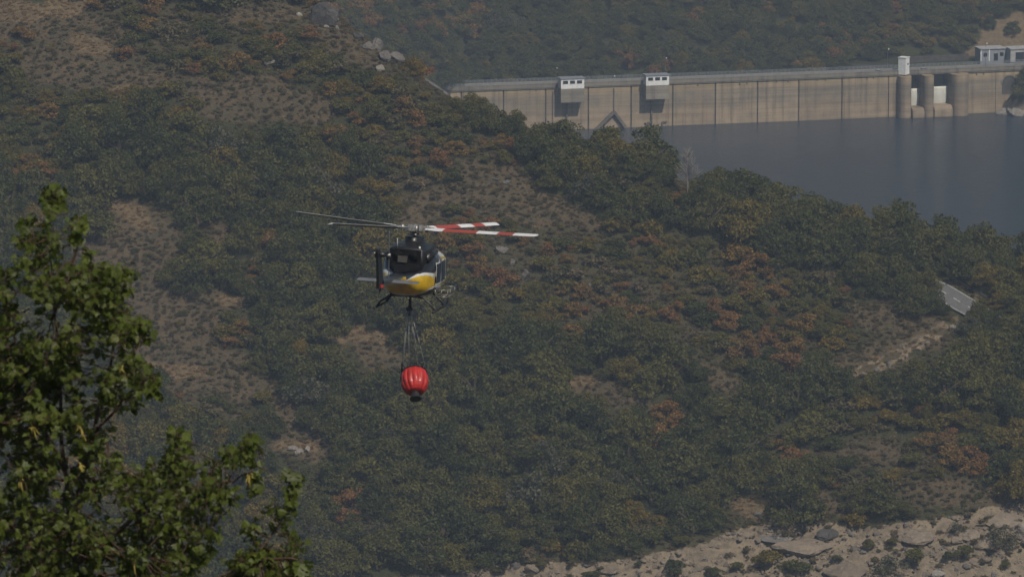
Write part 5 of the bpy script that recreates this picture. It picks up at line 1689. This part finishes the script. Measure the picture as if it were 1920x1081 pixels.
for s in (-1, 1):
    ex = MB()
    ex.tube([(s * 0.40, -1.6, 2.46), (s * 0.40, -2.10, 2.48)], [0.25, 0.25], 18, cap=False)
    ex.tube([(s * 0.40, -2.10, 2.48), (s * 0.40, -2.03, 2.48)], [0.25, 0.20], 18, cap=True)  # mouth closed by a black cap that stands for the dark inside
    ex.build('exhaust_pipe', 'matt_black', heli)
MB().box((-0.10, -2.30, 2.34), (0.46, 0.05, 0.32), (R(-18), 0, 0)).build('access_panel', 'exhaust_metal', heli)
for s in (-1, 1):
    sc_ = MB()
    sc_.loft([sup_ring(y, w_, z0, z1, 2.6, 20) for y, w_, z0, z1 in ((0.6, 0.20, 2.60, 2.85), (-0.6, 0.26, 2.45, 2.90), (-1.5, 0.20, 2.35, 2.80))], 0, True, True)
    o = sc_.build('engine_intake', 'black_paint', heli); o.location = (s * 0.88, 0.1, -0.22)
sh = MB()
sh.loft([[(p[0], p[1], p[2]) for p in [(w_ * math.cos(2 * math.pi * k / 28), d_ * math.sin(2 * math.pi * k / 28) + oy, z_) for k in range(28)]] for w_, d_, oy, z_ in ((0.62, 1.1, 0.0, 2.90), (0.47, 0.75, 0.0, 3.02), (0.42, 0.60, 0.02, 3.08), (0.46, 0.62, 0.02, 3.22), (0.44, 0.60, 0.02, 3.24))], 0, True, True)
sh.build('mast_fairing', 'black_paint', heli)
MB().tube([(0, 0, 3.2), (0, 0, HUB_Z + 0.12)], 0.075, 12).build('rotor_mast', 'hub_metal', heli)
for k in range(4):
    a = R(20 + 90 * k)
    MB().tube([(0.16 * math.cos(a), 0.16 * math.sin(a), 3.28), (0.26 * math.cos(a + 0.2), 0.26 * math.sin(a + 0.2), HUB_Z - 0.02)], 0.022, 6).build('pitch_link', 'alloy', heli)
MB().lathe([(0.16, 0.0), (0.24, 0.02), (0.24, 0.07), (0.12, 0.10)], 18, (0, 0, 3.30)).build('swashplate', 'hub_metal', heli)
# antennas and lamp on the aft deck
MB().tube([(-0.34, -2.5, 2.85), (-0.34, -2.62, 3.35)], [0.02, 0.012], 5).build('antenna', 'trim_white', heli)
MB().tube([(0.62, -1.85, 2.72), (0.62, -1.9, 2.95)], [0.03, 0.05], 6).build('deck_lamp', 'trim_white', heli)
MB().box((0.47, 0.25, 3.15), (0.06, 0.10, 0.32), (0, R(14), 0)).build('fairing_latch', 'trim_white', heli)

# main rotor: hub and four banded blades (white-red-white-red-white above, dark below), at rest
disc = empty('main_rotor', (0, 0, HUB_Z)); disc.parent = heli
disc.rotation_euler = (R(-2.9), 0, 0)
hb_ = MB()
hb_.lathe([(0.10, -0.14), (0.20, -0.10), (0.22, 0.02), (0.15, 0.10), (0.07, 0.16)], 16)
for k in range(4):
    a = R(90 * k)
    hb_.box((0.40 * math.cos(a), 0.40 * math.sin(a), 0.0), (0.80, 0.24, 0.13), (0, 0, a))
    hb_.box((0.30 * math.cos(a + 0.78), 0.30 * math.sin(a + 0.78), 0.03), (0.22, 0.16, 0.20), (0, 0, a + 0.78))
    hb_.tube([(0.52 * math.cos(a + 0.3), 0.52 * math.sin(a + 0.3), -0.12), (0.52 * math.cos(a + 0.3), 0.52 * math.sin(a + 0.3), 0.12)], 0.06, 8)
    hb_.box((0.52 * math.cos(a + 0.22), 0.52 * math.sin(a + 0.22), 0.02), (0.30, 0.09, 0.13), (0, 0, a))
    hb_.box((0.66 * math.cos(a), 0.66 * math.sin(a), 0.0), (0.26, 0.26, 0.15), (0, 0, a))
    hb_.tube([(0.25 * math.cos(a + 0.6), 0.25 * math.sin(a + 0.6), 0.06), (0.66 * math.cos(a + 0.15), 0.66 * math.sin(a + 0.15), 0.05)], 0.035, 6)
hub = hb_.build('rotor_hub', 'hub_metal', disc)
hub.scale = (1.15, 1.15, 1.35)
BR = 7.0
def blade_mesh():
    mb = MB()
    cuts = [0.62, 0.95, 1.35, 1.70, 2.6, 3.65, 4.3, 4.83, 5.3, 5.74, 6.4, 6.93, BR]
    tones = [0, 0, 0, 1, 1, 0, 0, 1, 1, 0, 0, 0]
    up, dn = [], []
    for r_ in cuts:
        ch = 0.42 if r_ > 1.2 else 0.42 * (0.45 + 0.55 * (r_ - 0.62) / 0.58)
        if r_ == BR: ch = 0.34
        tw = R(17 - 5 * r_ / BR)
        cz_ = 0.024 * r_ + 0.05 * (r_ / BR) ** 2
        sec_u, sec_d = [], []
        for u, th in ((-0.5, 0.0), (-0.36, 0.035), (-0.15, 0.047), (0.15, 0.032), (0.5, 0.0)):
            for sec, sg in ((sec_u, 1), (sec_d, -0.6)):
                yy = -u * ch; zz = sg * th * ch / 0.42 * 1.1
                sec.append((r_, yy * math.cos(tw) - zz * math.sin(tw), cz_ + yy * math.sin(tw) + zz * math.cos(tw)))
        up.append(sec_u); dn.append(sec_d)
    for i in range(len(cuts) - 1):
        for j in range(4):
            mb.add([up[i][j], up[i][j + 1], up[i + 1][j + 1], up[i + 1][j]], [(0, 1, 2, 3)], tones[i] if (j > 0 or i < 3) else 2)
            mb.add([dn[i][j], dn[i + 1][j], dn[i + 1][j + 1], dn[i][j + 1]], [(0, 1, 2, 3)], 2 if i > 1 else 0)
    n = len(cuts) - 1
    mb.add(up[n] + list(reversed(dn[n])), [tuple(range(10))], 0)
    return mb.mesh('main_blade', ['blade_white', 'blade_red', 'blade_dark'])
blm = blade_mesh()
# blade azimuths seen from above: nearest-right blade points 34 degrees towards the camera
for k in range(4):
    o = link('main_blade', blm, disc)
    o.rotation_euler = (0, 0, R(-34.3 + 9.8 + 90 * k))

# doors and windows on both sides
def side_x(y, z):
    r_ = st[np.argmin(abs(st[:, 0] - y))]
    zc, hh = (r_[2] + r_[3]) / 2, (r_[3] - r_[2]) / 2
    v = min(0.999, abs(z - zc) / hh)
    return r_[1] * (1 - v ** r_[4]) ** (1 / r_[4])
def side_patch(y0, y1, z0, z1, lift, s, mat, name, parent, nseg=6, th=0.012):
    mb = MB()
    rings = []
    for i in range(nseg + 1):
        y = y0 + (y1 - y0) * i / nseg
        rings.append([(s * (side_x(y, z0 + (z1 - z0) * j / nseg) + lift), y, z0 + (z1 - z0) * j / nseg) for j in range(nseg + 1)])
    mb.loft(rings, 0, False, True, closed=False)
    o = mb.build(name, mat, parent)
    return o
for s in (1, -1):
    for (y0, y1, z0, z1) in ((-0.72, 0.30, 1.12, 2.05), (0.48, 1.45, 1.12, 2.08), (1.75, 2.65, 1.25, 2.05)):
        fr = side_patch(y0 - 0.07, y1 + 0.07, z0 - 0.07, z1 + 0.07, 0.012, s, 'trim_white', 'window_frame', heli)
        side_patch(y0, y1, z0, z1, 0.020, s, 'heli_glass', 'window', heli)
    d = MB()
    for y_ in (-0.95, 1.6):
        d.tube([(s * (side_x(y_, z_) + 0.004), y_, z_) for z_ in np.linspace(0.75, 2.35, 9)], 0.014, 5)
    d.build('door_seam', 'matt_black', heli)
    MB().box((s * (side_x(-0.85, 1.35) + 0.02), -0.86, 1.32), (0.03, 0.10, 0.30)).build('door_handle', 'matt_black', heli)
MB().tube([(0.66, -2.05, 0.98), (0.70, -2.05, 0.98)], 0.05, 8).build('fuel_cap', 'matt_black', heli)
# windscreen
ws = MB(); ws.loft([[(p[0] * 1.01, p[1] + 0.015, p[2]) for p in sup_ring(*r_, n=40)[4:17]] for r_ in interp_stations(BODY, np.linspace(2.75, 3.6, 6))], 0, False, True, closed=False)
ws.build('windscreen', 'heli_glass', heli)

# skids: two tubes and two bowed cross tubes, plus foot step basket on the right side
SK = 1.42
for s in (-1, 1):
    MB().tube([(s * SK, -1.85, -0.14), (s * SK, 1.55, -0.14), (s * SK, 1.95, -0.07), (s * SK, 2.2, 0.14)], [0.055, 0.055, 0.055, 0.045], 10).build('skid', 'skid_black', heli)
for y_ in (-1.35, 1.15):
    MB().tube([(-SK, y_, -0.14), (-SK + 0.18, y_, 0.14), (-0.85, y_, 0.44), (-0.5, y_, 0.50), (0.5, y_, 0.50), (0.85, y_, 0.44), (SK - 0.18, y_, 0.14), (SK, y_, -0.14)], 0.052, 8).build('cross_tube', 'skid_black', heli)
bk = MB()
X0, X1, YA, YB, ZA, ZB = 1.26, 1.86, -0.55, 1.35, 0.50, 0.82
for z_ in (ZA, ZB):
    for a, b in (((X0, YA, z_), (X1, YA, z_)), ((X1, YA, z_), (X1, YB, z_)), ((X1, YB, z_), (X0, YB, z_)), ((X0, YB, z_), (X0, YA, z_))):
        bk.tube([a, b], 0.022, 6)
for x_, y_ in ((X0, YA), (X1, YA), (X1, YB), (X0, YB), (X1, 0.1), (X1, 0.75), ((X0 + X1) / 2, YA)):
    bk.tube([(x_, y_, ZA), (x_, y_, ZB)], 0.018, 6)
for k in range(8):
    y_ = YA + (YB - YA) * (k + 0.5) / 8
    bk.tube([(X0, y_, ZA), (X1, y_, ZA)], 0.012, 5)
bk.build('cargo_basket', 'alloy', heli)
MB().tube([(1.1, 0.0, 0.52), (X1, 0.0, ZA - 0.02)], 0.03, 6).build('basket_bracket', 'skid_black', heli)
MB().tube([(1.1, 1.0, 0.52), (X1, 1.0, ZA - 0.02)], 0.03, 6).build('basket_bracket', 'skid_black', heli)
# belly gear and cargo hook
hk = MB()
hk.tube([(0, -0.15, 0.46), (0, -0.2, 0.16)], [0.06, 0.05], 8); hk.box((0, -0.2, 0.12), (0.13, 0.16, 0.22)); hk.tube([(0, -0.2, 0.02), (0, -0.22, -0.18)], [0.07, 0.10], 8); hk.box((0, -0.22, -0.24), (0.30, 0.18, 0.14)); hk.tube([(0.08, -0.22, -0.26), (-0.10, -0.22, -0.36)], 0.03, 6)
hk.build('cargo_hook', 'skid_black', heli)
MB().box((-0.25, 0.3, 0.43), (0.5, 0.4, 0.08)).build('belly_fitting', 'matt_black', heli)
MB().box((0.35, 1.0, 0.42), (0.3, 0.5, 0.08)).build('belly_fitting', 'matt_black', heli)
MB().tube([(-0.62, -1.7, 0.62), (-0.78, -1.8, 0.38), (-0.95, -1.8, 0.34)], [0.04, 0.05, 0.07], 8).build('search_light', 'skid_black', heli)

# ------------------------------------------------------------------ the water bucket below it
simple_mat('bucket_red', (0.47, 0.024, 0.020), 0.5, var=0.35, scale=3, coat=0.2, spec=0.5)
simple_mat('strap_black', (0.018, 0.018, 0.020), 0.6, var=0.2)
simple_mat('cable', (0.42, 0.43, 0.44), 0.5, metal=0.2, var=0.2)
hook_w = org + heli_rot @ Vector((0.0, -0.22, -0.32))
bc = Vector(at_y(777.5, 714, float(hook_w.y) - 0.35))
ax_dn = (Vector(at_y(779.5, 748, float(hook_w.y) - 1.05)) - bc).normalized()       # the dump valve swings towards the camera
zup = -ax_dn
xr_ = Vector((1, 0, 0)); xr_ = (xr_ - zup * xr_.dot(zup)).normalized()
yr_ = zup.cross(xr_)
bmx = Matrix((xr_, yr_, zup)).transposed()
bucket = tag(empty('water_bucket', bc, bmx.to_euler()), 'red collapsible water bucket hanging on lines under the helicopter', 'water bucket')
NP = 13
prof = [(0.40, -0.62), (0.52, -0.50), (0.615, -0.33), (0.655, -0.14), (0.655, 0.08), (0.63, 0.28), (0.585, 0.43), (0.55, 0.50)]
bb = MB()
rings = []
nn_ = NP * 8
pf = np.array(prof)
zs = np.linspace(-0.62, 0.50, 26)
for z_ in zs:
    r_ = float(np.interp(z_, pf[:, 1], pf[:, 0]))
    rg_ = []
    for k in range(nn_):
        a = 2 * math.pi * k / nn_
        w_ = abs(math.cos(a * NP / 2 + 0.3 * math.sin(3 * a)))
        amp = 0.13 * (1 - 0.5 * abs(z_ / 0.62) ** 2) * (0.7 + 0.3 * math.sin(5 * a + 2 * z_))
        rr_ = r_ * (1.0 - amp + amp * 2 * (w_ ** 0.7) * 0.6) + 0.008 * math.sin(7 * a + 9 * z_)
        rg_.append((rr_ * math.cos(a), rr_ * math.sin(a), z_))
    rings.append(rg_)
bb.loft(rings, 0, False, True)
inner = [[(x * 0.97, y * 0.97, z) for x, y, z in rings[-1]], [(x * 0.95, y * 0.95, z - 0.35) for x, y, z in rings[-1]], [(x * 0.3, y * 0.3, z - 0.4) for x, y, z in rings[-1]]]
bb.loft([rings[-1]] + inner, 0, False, True)
bb.build('bucket_shell', 'bucket_red', bucket)
bt = MB(); bt.lathe([(0.42, -0.60), (0.30, -0.645), (0.22, -0.66)], 40, cap=False); bt.build('bucket_base', 'bucket_red', bucket)
dv = MB(); dv.lathe([(0.19, -0.60), (0.20, -0.72), (0.275, -0.98), (0.285, -1.0), (0.25, -1.0), (0.16, -0.9), (0.02, -0.88)], 28); dv.build('dump_valve', 'strap_black', bucket)
tops = []
for k in range(8):
    a = 2 * math.pi * (k + 0.5) / 8
    tops.append(Vector((0.60 * math.cos(a), 0.60 * math.sin(a), 0.90)))
for k in range(8):
    a0, a1 = 2 * math.pi * k / 8, 2 * math.pi * (k + 1) / 8
    f0 = Vector((0.60 * math.cos(a0), 0.60 * math.sin(a0), 0.50)); f1 = Vector((0.60 * math.cos(a1), 0.60 * math.sin(a1), 0.50))
    if k % 2 == 0:
        MB().tube([f0, tops[k], f1], 0.034, 6).build('frame_strap', 'strap_black', bucket)
for s in (-1, 1):
    MB().tube([(s * 0.64, 0, 0.02), (s * 0.67, 0, 0.32), (s * 0.55, 0.05, 0.62)], 0.028, 6).build('side_strap', 'strap_black', bucket)
rim = MB()
rim.tube([(0.595 * math.cos(2 * math.pi * k / 32), 0.595 * math.sin(2 * math.pi * k / 32), 0.50) for k in range(33)], 0.022, 6, cap=False); rim.build('rim_hoop', 'strap_black', bucket)
inv = (Matrix.LocRotScale(bc, bmx.to_euler(), None)).inverted()
hook_l = inv @ hook_w
for k in range(8):
    e_ = tops[k] if k % 2 == 0 else Vector((0.60 * math.cos(2 * math.pi * (k + 0.5) / 8), 0.60 * math.sin(2 * math.pi * (k + 0.5) / 8), 0.52))
    a = 2 * math.pi * (k + 0.5) / 8
    h_ = hook_l + (inv.to_3x3() @ Vector((0.05 * math.cos(a), 0.05 * math.sin(a), 0)))
    MB().tube([e_, (e_ + h_) * 0.5 + Vector((0.03 * math.cos(a), 0.03 * math.sin(a), 0)), h_], 0.010, 5).build('suspension_line', 'cable', bucket)
ch = MB(); ch.tube([hook_l, hook_l + (inv.to_3x3() @ Vector((0, 0, -0.26)))], [0.05, 0.07], 8); ch.build('control_head', 'strap_black', bucket)
# ------------------------------------------------------------------ the maple in front at left, about 43 m from the camera
D_T = 43.0
def F(px, py, dd=0.0):
    return Vector(at_y(px, py, D_T + dd))
mr = random.Random(12)
base = F(150, 1081)
gz = float(near_slope(np.array([base.x]), np.array([D_T]))[0])
maple = tag(empty('maple_tree', (base.x, D_T, gz)), 'out of focus green maple rising into the lower left foreground', 'tree')
BR_ = [  # branch lines (px, py, depth offset)
    [(140, 1081, 0), (125, 900, 0), (108, 700, 0.05), (97, 520, 0.05), (96, 356, 0.0)],
    [(132, 980, 0), (180, 810, -0.1), (212, 640, -0.15), (240, 500, -0.1)],
    [(122, 880, 0), (62, 760, 0.1), (22, 620, 0.15), (10, 505, 0.2)],
    [(138, 1062, 0), (250, 970, -0.2), (380, 905, -0.3), (468, 815, -0.35)],
    [(150, 1240, 0), (330, 1120, -0.1), (480, 1050, -0.2), (530, 965, -0.2), (549, 888, -0.2)],
    [(180, 810, -0.1), (240, 735, -0.2), (288, 708, -0.3)],
    [(250, 970, -0.2), (300, 885, -0.1), (334, 803, -0.1)],
    [(212, 640, -0.15), (250, 615, -0.2), (274, 602, -0.25)],
    [(108, 700, 0.05), (150, 560, 0.2), (172, 470, 0.25)],
    [(97, 520, 0.05), (66, 460, 0.1), (48, 412, 0.1)],
    [(120, 900, 0), (40, 880, -0.3), (-50, 800, -0.5)],
    [(100, 600, 0), (140, 470, -0.1), (148, 405, -0.1)],
    [(380, 905, -0.3), (440, 900, -0.3), (475, 880, -0.3)],
    [(250, 970, -0.2), (340, 1010, -0.4), (400, 985, -0.5)],
    [(140, 1040, 0), (60, 1010, -0.3), (-20, 960, -0.4)],
    [(330, 1120, -0.1), (350, 1060, 0), (372, 1020, 0)],
    [(480, 1050, -0.2), (540, 1045, -0.3), (565, 1050, -0.3)],
    [(150, 1180, 0), (220, 1090, -0.4), (260, 1040, -0.6)],
]
tk = MB()
zb = gz - 0.5
tk.tube([(base.x + 0.1, D_T + 0.1, zb), (base.x + 0.02, D_T, (zb + F(150, 1300).z) / 2), tuple(F(150, 1300)), tuple(F(150, 1180)), tuple(F(140, 1060))], [0.16, 0.12, 0.075, 0.05, 0.035], 10)
under(tk.build('trunk', 'bark'), maple)
bpts = []
for j, b in enumerate(BR_):
    n = len(b)
    pts_ = []
    for i in range(n - 1):
        for u in np.linspace(0, 1, 7)[:-1]:
            q = [b[i][k] + (b[i + 1][k] - b[i][k]) * u for k in range(3)]
            wob = 6 * math.sin(i * 3 + u * 5 + j)
            pts_.append(F(q[0] + wob * 0.6, q[1], q[2]))
    pts_.append(F(*b[-1]))
    rs = np.linspace(0.024 if j < 5 else 0.013, 0.003, len(pts_))
    under(MB().tube(pts_, list(rs), 6).build('branch', 'bark' if j < 5 else 'twig_red'), maple)
    for i, p in enumerate(pts_):
        bpts.append((p, i / len(pts_), j))

POLY = [
    [(97, 350), (112, 368), (104, 384), (102, 425), (120, 430), (138, 404), (150, 402), (154, 425), (150, 450), (176, 464), (176, 486), (215, 490), (250, 494), (248, 520), (234, 545), (232, 580), (225, 600), (276, 600), (274, 625), (266, 650), (270, 680), (290, 706), (286, 738), (260, 752),
     (243, 790), (232, 812), (210, 830), (180, 850), (150, 870), (-60, 870), (-60, 540), (-10, 485), (15, 512), (42, 502), (40, 450), (45, 415), (75, 412), (88, 425), (94, 420), (92, 384), (82, 378), (86, 362)],
    [(-60, 860), (200, 850), (240, 860), (300, 868), (312, 815), (342, 805), (345, 840), (360, 872), (400, 868), (440, 828), (468, 815), (486, 820), (478, 850), (476, 888), (456, 936), (415, 942), (403, 988), (380, 1008), (365, 1056), (350, 1150), (-60, 1150)],
    [(545, 888), (554, 893), (550, 930), (557, 942), (552, 975), (562, 997), (558, 1030), (562, 1050), (556, 1150), (415, 1150), (428, 1050), (444, 1030), (468, 985), (492, 962), (516, 944), (532, 946), (540, 920)],
]
def inside(p, poly):
    x, y = p; c = False
    for i in range(len(poly)):
        x0, y0 = poly[i]; x1, y1 = poly[i - 1]
        if (y0 > y) != (y1 > y) and x < (x1 - x0) * (y - y0) / (y1 - y0) + x0:
            c = not c
    return c
n_m = Noise2(77)
# leaf outline: five-lobed maple leaf, folded a little along the midrib; length 1 along +Y from the stalk
LOBE = [(0.0, -0.02), (0.16, -0.10), (0.30, -0.06), (0.26, 0.06), (0.50, 0.10), (0.62, 0.26), (0.44, 0.34), (0.50, 0.58), (0.36, 0.62), (0.24, 0.50), (0.20, 0.76), (0.10, 0.80), (0.0, 1.0)]
def leaf_shape(fold, curl, seed):
    rg = random.Random(seed)
    vs_ = [(0.0, 0.22, 0.0), (0.0, 0.55, 0.0)]
    right = [(x * rg.uniform(0.9, 1.1), y) for x, y in LOBE]
    ring = right + [(-x * rg.uniform(0.9, 1.1), y) for x, y in reversed(LOBE[1:-1])]
    for x, y in ring:
        vs_.append((x, y, fold * abs(x) - curl * (y * y) - 0.10 * curl * abs(x)))
    vs_[0] = (0, 0.22, -curl * 0.05); vs_[1] = (0, 0.55, -curl * 0.30)
    fs = []
    n = len(ring)
    for i in range(n):
        a, b = 2 + i, 2 + (i + 1) % n
        ym = (ring[i][1] + ring[(i + 1) % n][1]) / 2
        fs.append((0 if ym < 0.40 else 1, a, b))
    # bridge between the two fan centres
    fs.append((0, 1, 2 + 7)); fs.append((1, 0, 2 + n - 7))
    return np.array(vs_), fs
LEAVES = [leaf_shape(f_, c_, k) for k, (f_, c_) in enumerate([(0.22, 0.25), (0.10, 0.45), (0.35, 0.15), (0.18, 0.60)])]
leaf_meshes = []
for v_, f_ in LEAVES:
    mb = MB(); mb.add(v_, f_, 0, False)
    mb.v.extend([]); 
    leaf_meshes.append(mb.mesh('leaf', 'maple_leaf'))
leaves = []          # (matrix, size, mesh index, px, py)
view_dir = Vector((0, -1, 0.19)).normalized()
def nearest_branch(p):
    best = None; bd = 1e9
    for q, u, j in bpts:
        d = (q - p).length_squared
        if d < bd: bd = d; best = q
    return best
twigs = MB()
def add_leaf(pos, out_dir, size):
    # blade: hangs outward and down from the stalk, upper side turned to the light
    d = (out_dir + Vector((mr.gauss(0, 0.35), mr.gauss(0, 0.35), -0.75 + mr.gauss(0, 0.35)))).normalized()
    nrm = (to_sun * 0.55 + Vector((0, 0, 0.65)) + Vector((mr.gauss(0, 0.75), mr.gauss(0, 0.75), mr.gauss(0, 0.6)))).normalized()
    x = d.cross(nrm)
    if x.length < 0.1: x = d.cross(Vector((1, 0, 0)))
    x.normalize()
    z = x.cross(d)
    m_ = Matrix((x * size, d * size, z * size)).transposed()
    leaves.append((m_, pos, mr.randrange(4)))
def clump(px, py, dd, n, spread=0.075, size=0.060):
    c = F(px, py, dd)
    q = nearest_branch(c)
    if (q - c).length > 0.03:
        if (q - c).length > 0.22: q = c + (q - c).normalized() * 0.22
        mid = (q + c) * 0.5 + Vector((mr.uniform(-0.02, 0.02), 0, -0.02))
        twigs.tube([q, mid, c], [0.006, 0.0045, 0.003], 4)
    od = (c - q)
    od = od.normalized() if od.length > 1e-4 else Vector((0, 0, 1))
    for k in range(n):
        rd = Vector((mr.gauss(0, 1), mr.gauss(0, 1), mr.gauss(0, 1))).normalized()
        p = c + rd * spread * mr.uniform(0.3, 1.0)
        twigs.tube([c, p], [0.0022, 0.0016], 3)
        add_leaf(p, (rd + od * 0.5).normalized(), size * mr.uniform(0.6, 1.15))
for poly, count, dep in ((POLY[0], 760, 0.8), (POLY[1], 680, 0.8), (POLY[2], 120, 0.3)):
    xs_ = [p[0] for p in poly]; ys_ = [p[1] for p in poly]
    k = 0; guard = 0
    while k < count and guard < 20000:
        guard += 1
        px_, py_ = mr.uniform(min(xs_), max(xs_)), mr.uniform(min(ys_), max(ys_))
        if not inside((px_, py_), poly): continue
        g = float(n_m.fbm(px_ / 60.0, py_ / 60.0, 2))
        if g < -0.14 and mr.random() < 0.88: continue
        clump(px_, py_, mr.uniform(-dep, dep), mr.randrange(5, 9))
        k += 1
# leading shoots
for b in BR_:
    e = b[-1]
    for k in range(3):
        clump(e[0] + mr.uniform(-6, 6), e[1] + 4 + k * 14, e[2], 4, 0.05, 0.10)
for dx_, dy_ in ((0, 4), (-10, 20), (10, 14), (-6, 26)):
    clump(97 + dx_, 352 + dy_, 0, 4, 0.05, 0.085)
under(twigs.build('twigs', 'twig_red'), maple)['kind'] = 'stuff'
# the 300 leaves nearest the camera that show largest are parts of their own; the rest one mass
def in_view(l):
    px_, py_ = to_px(*l[1]); return 0 < px_ < 1000 and py_ < 1081
order = sorted(range(len(leaves)), key=lambda i: (not in_view(leaves[i]), leaves[i][1].y))
inv_m = Matrix.Translation(maple.location).inverted()
for i in order[:296]:
    m_, p, k = leaves[i]
    o = link('leaf', leaf_meshes[k], maple)
    o.matrix_local = Matrix.Translation(p - Vector(maple.location)) @ m_.to_4x4()
fv, ff = [], []
for i in order[296:]:
    m_, p, k = leaves[i]
    v_, f_ = LEAVES[k]
    o_ = len(fv)
    M = np.array(m_)
    fv.extend((v_ @ M.T + np.array(p)).tolist())
    ff.extend([(a + o_, b + o_, c + o_) for a, b, c in f_])
me = mesh_np('foliage', fv, ff, 'maple_leaf')
fo = under(link('foliage', me), maple)
fo['kind'] = 'stuff'
for k, (px_, py_) in enumerate([(62, 800), (152, 800), (38, 895), (150, 870), (468, 890), (252, 1048), (228, 690), (118, 640)]):
    sd = MB()
    c = F(px_, py_, -0.7)
    for j in range(9):
        a = Vector((mr.gauss(0, 0.02), mr.gauss(0, 0.02), mr.gauss(-0.03, 0.03)))
        sd.tube([c, c + a * 0.6, c + a * 0.95 + Vector((0.006, 0, -0.01))], [0.0015, 0.004, 0.006], 5)
    under(sd.build('seed_cluster', 'seed_yellow'), maple)
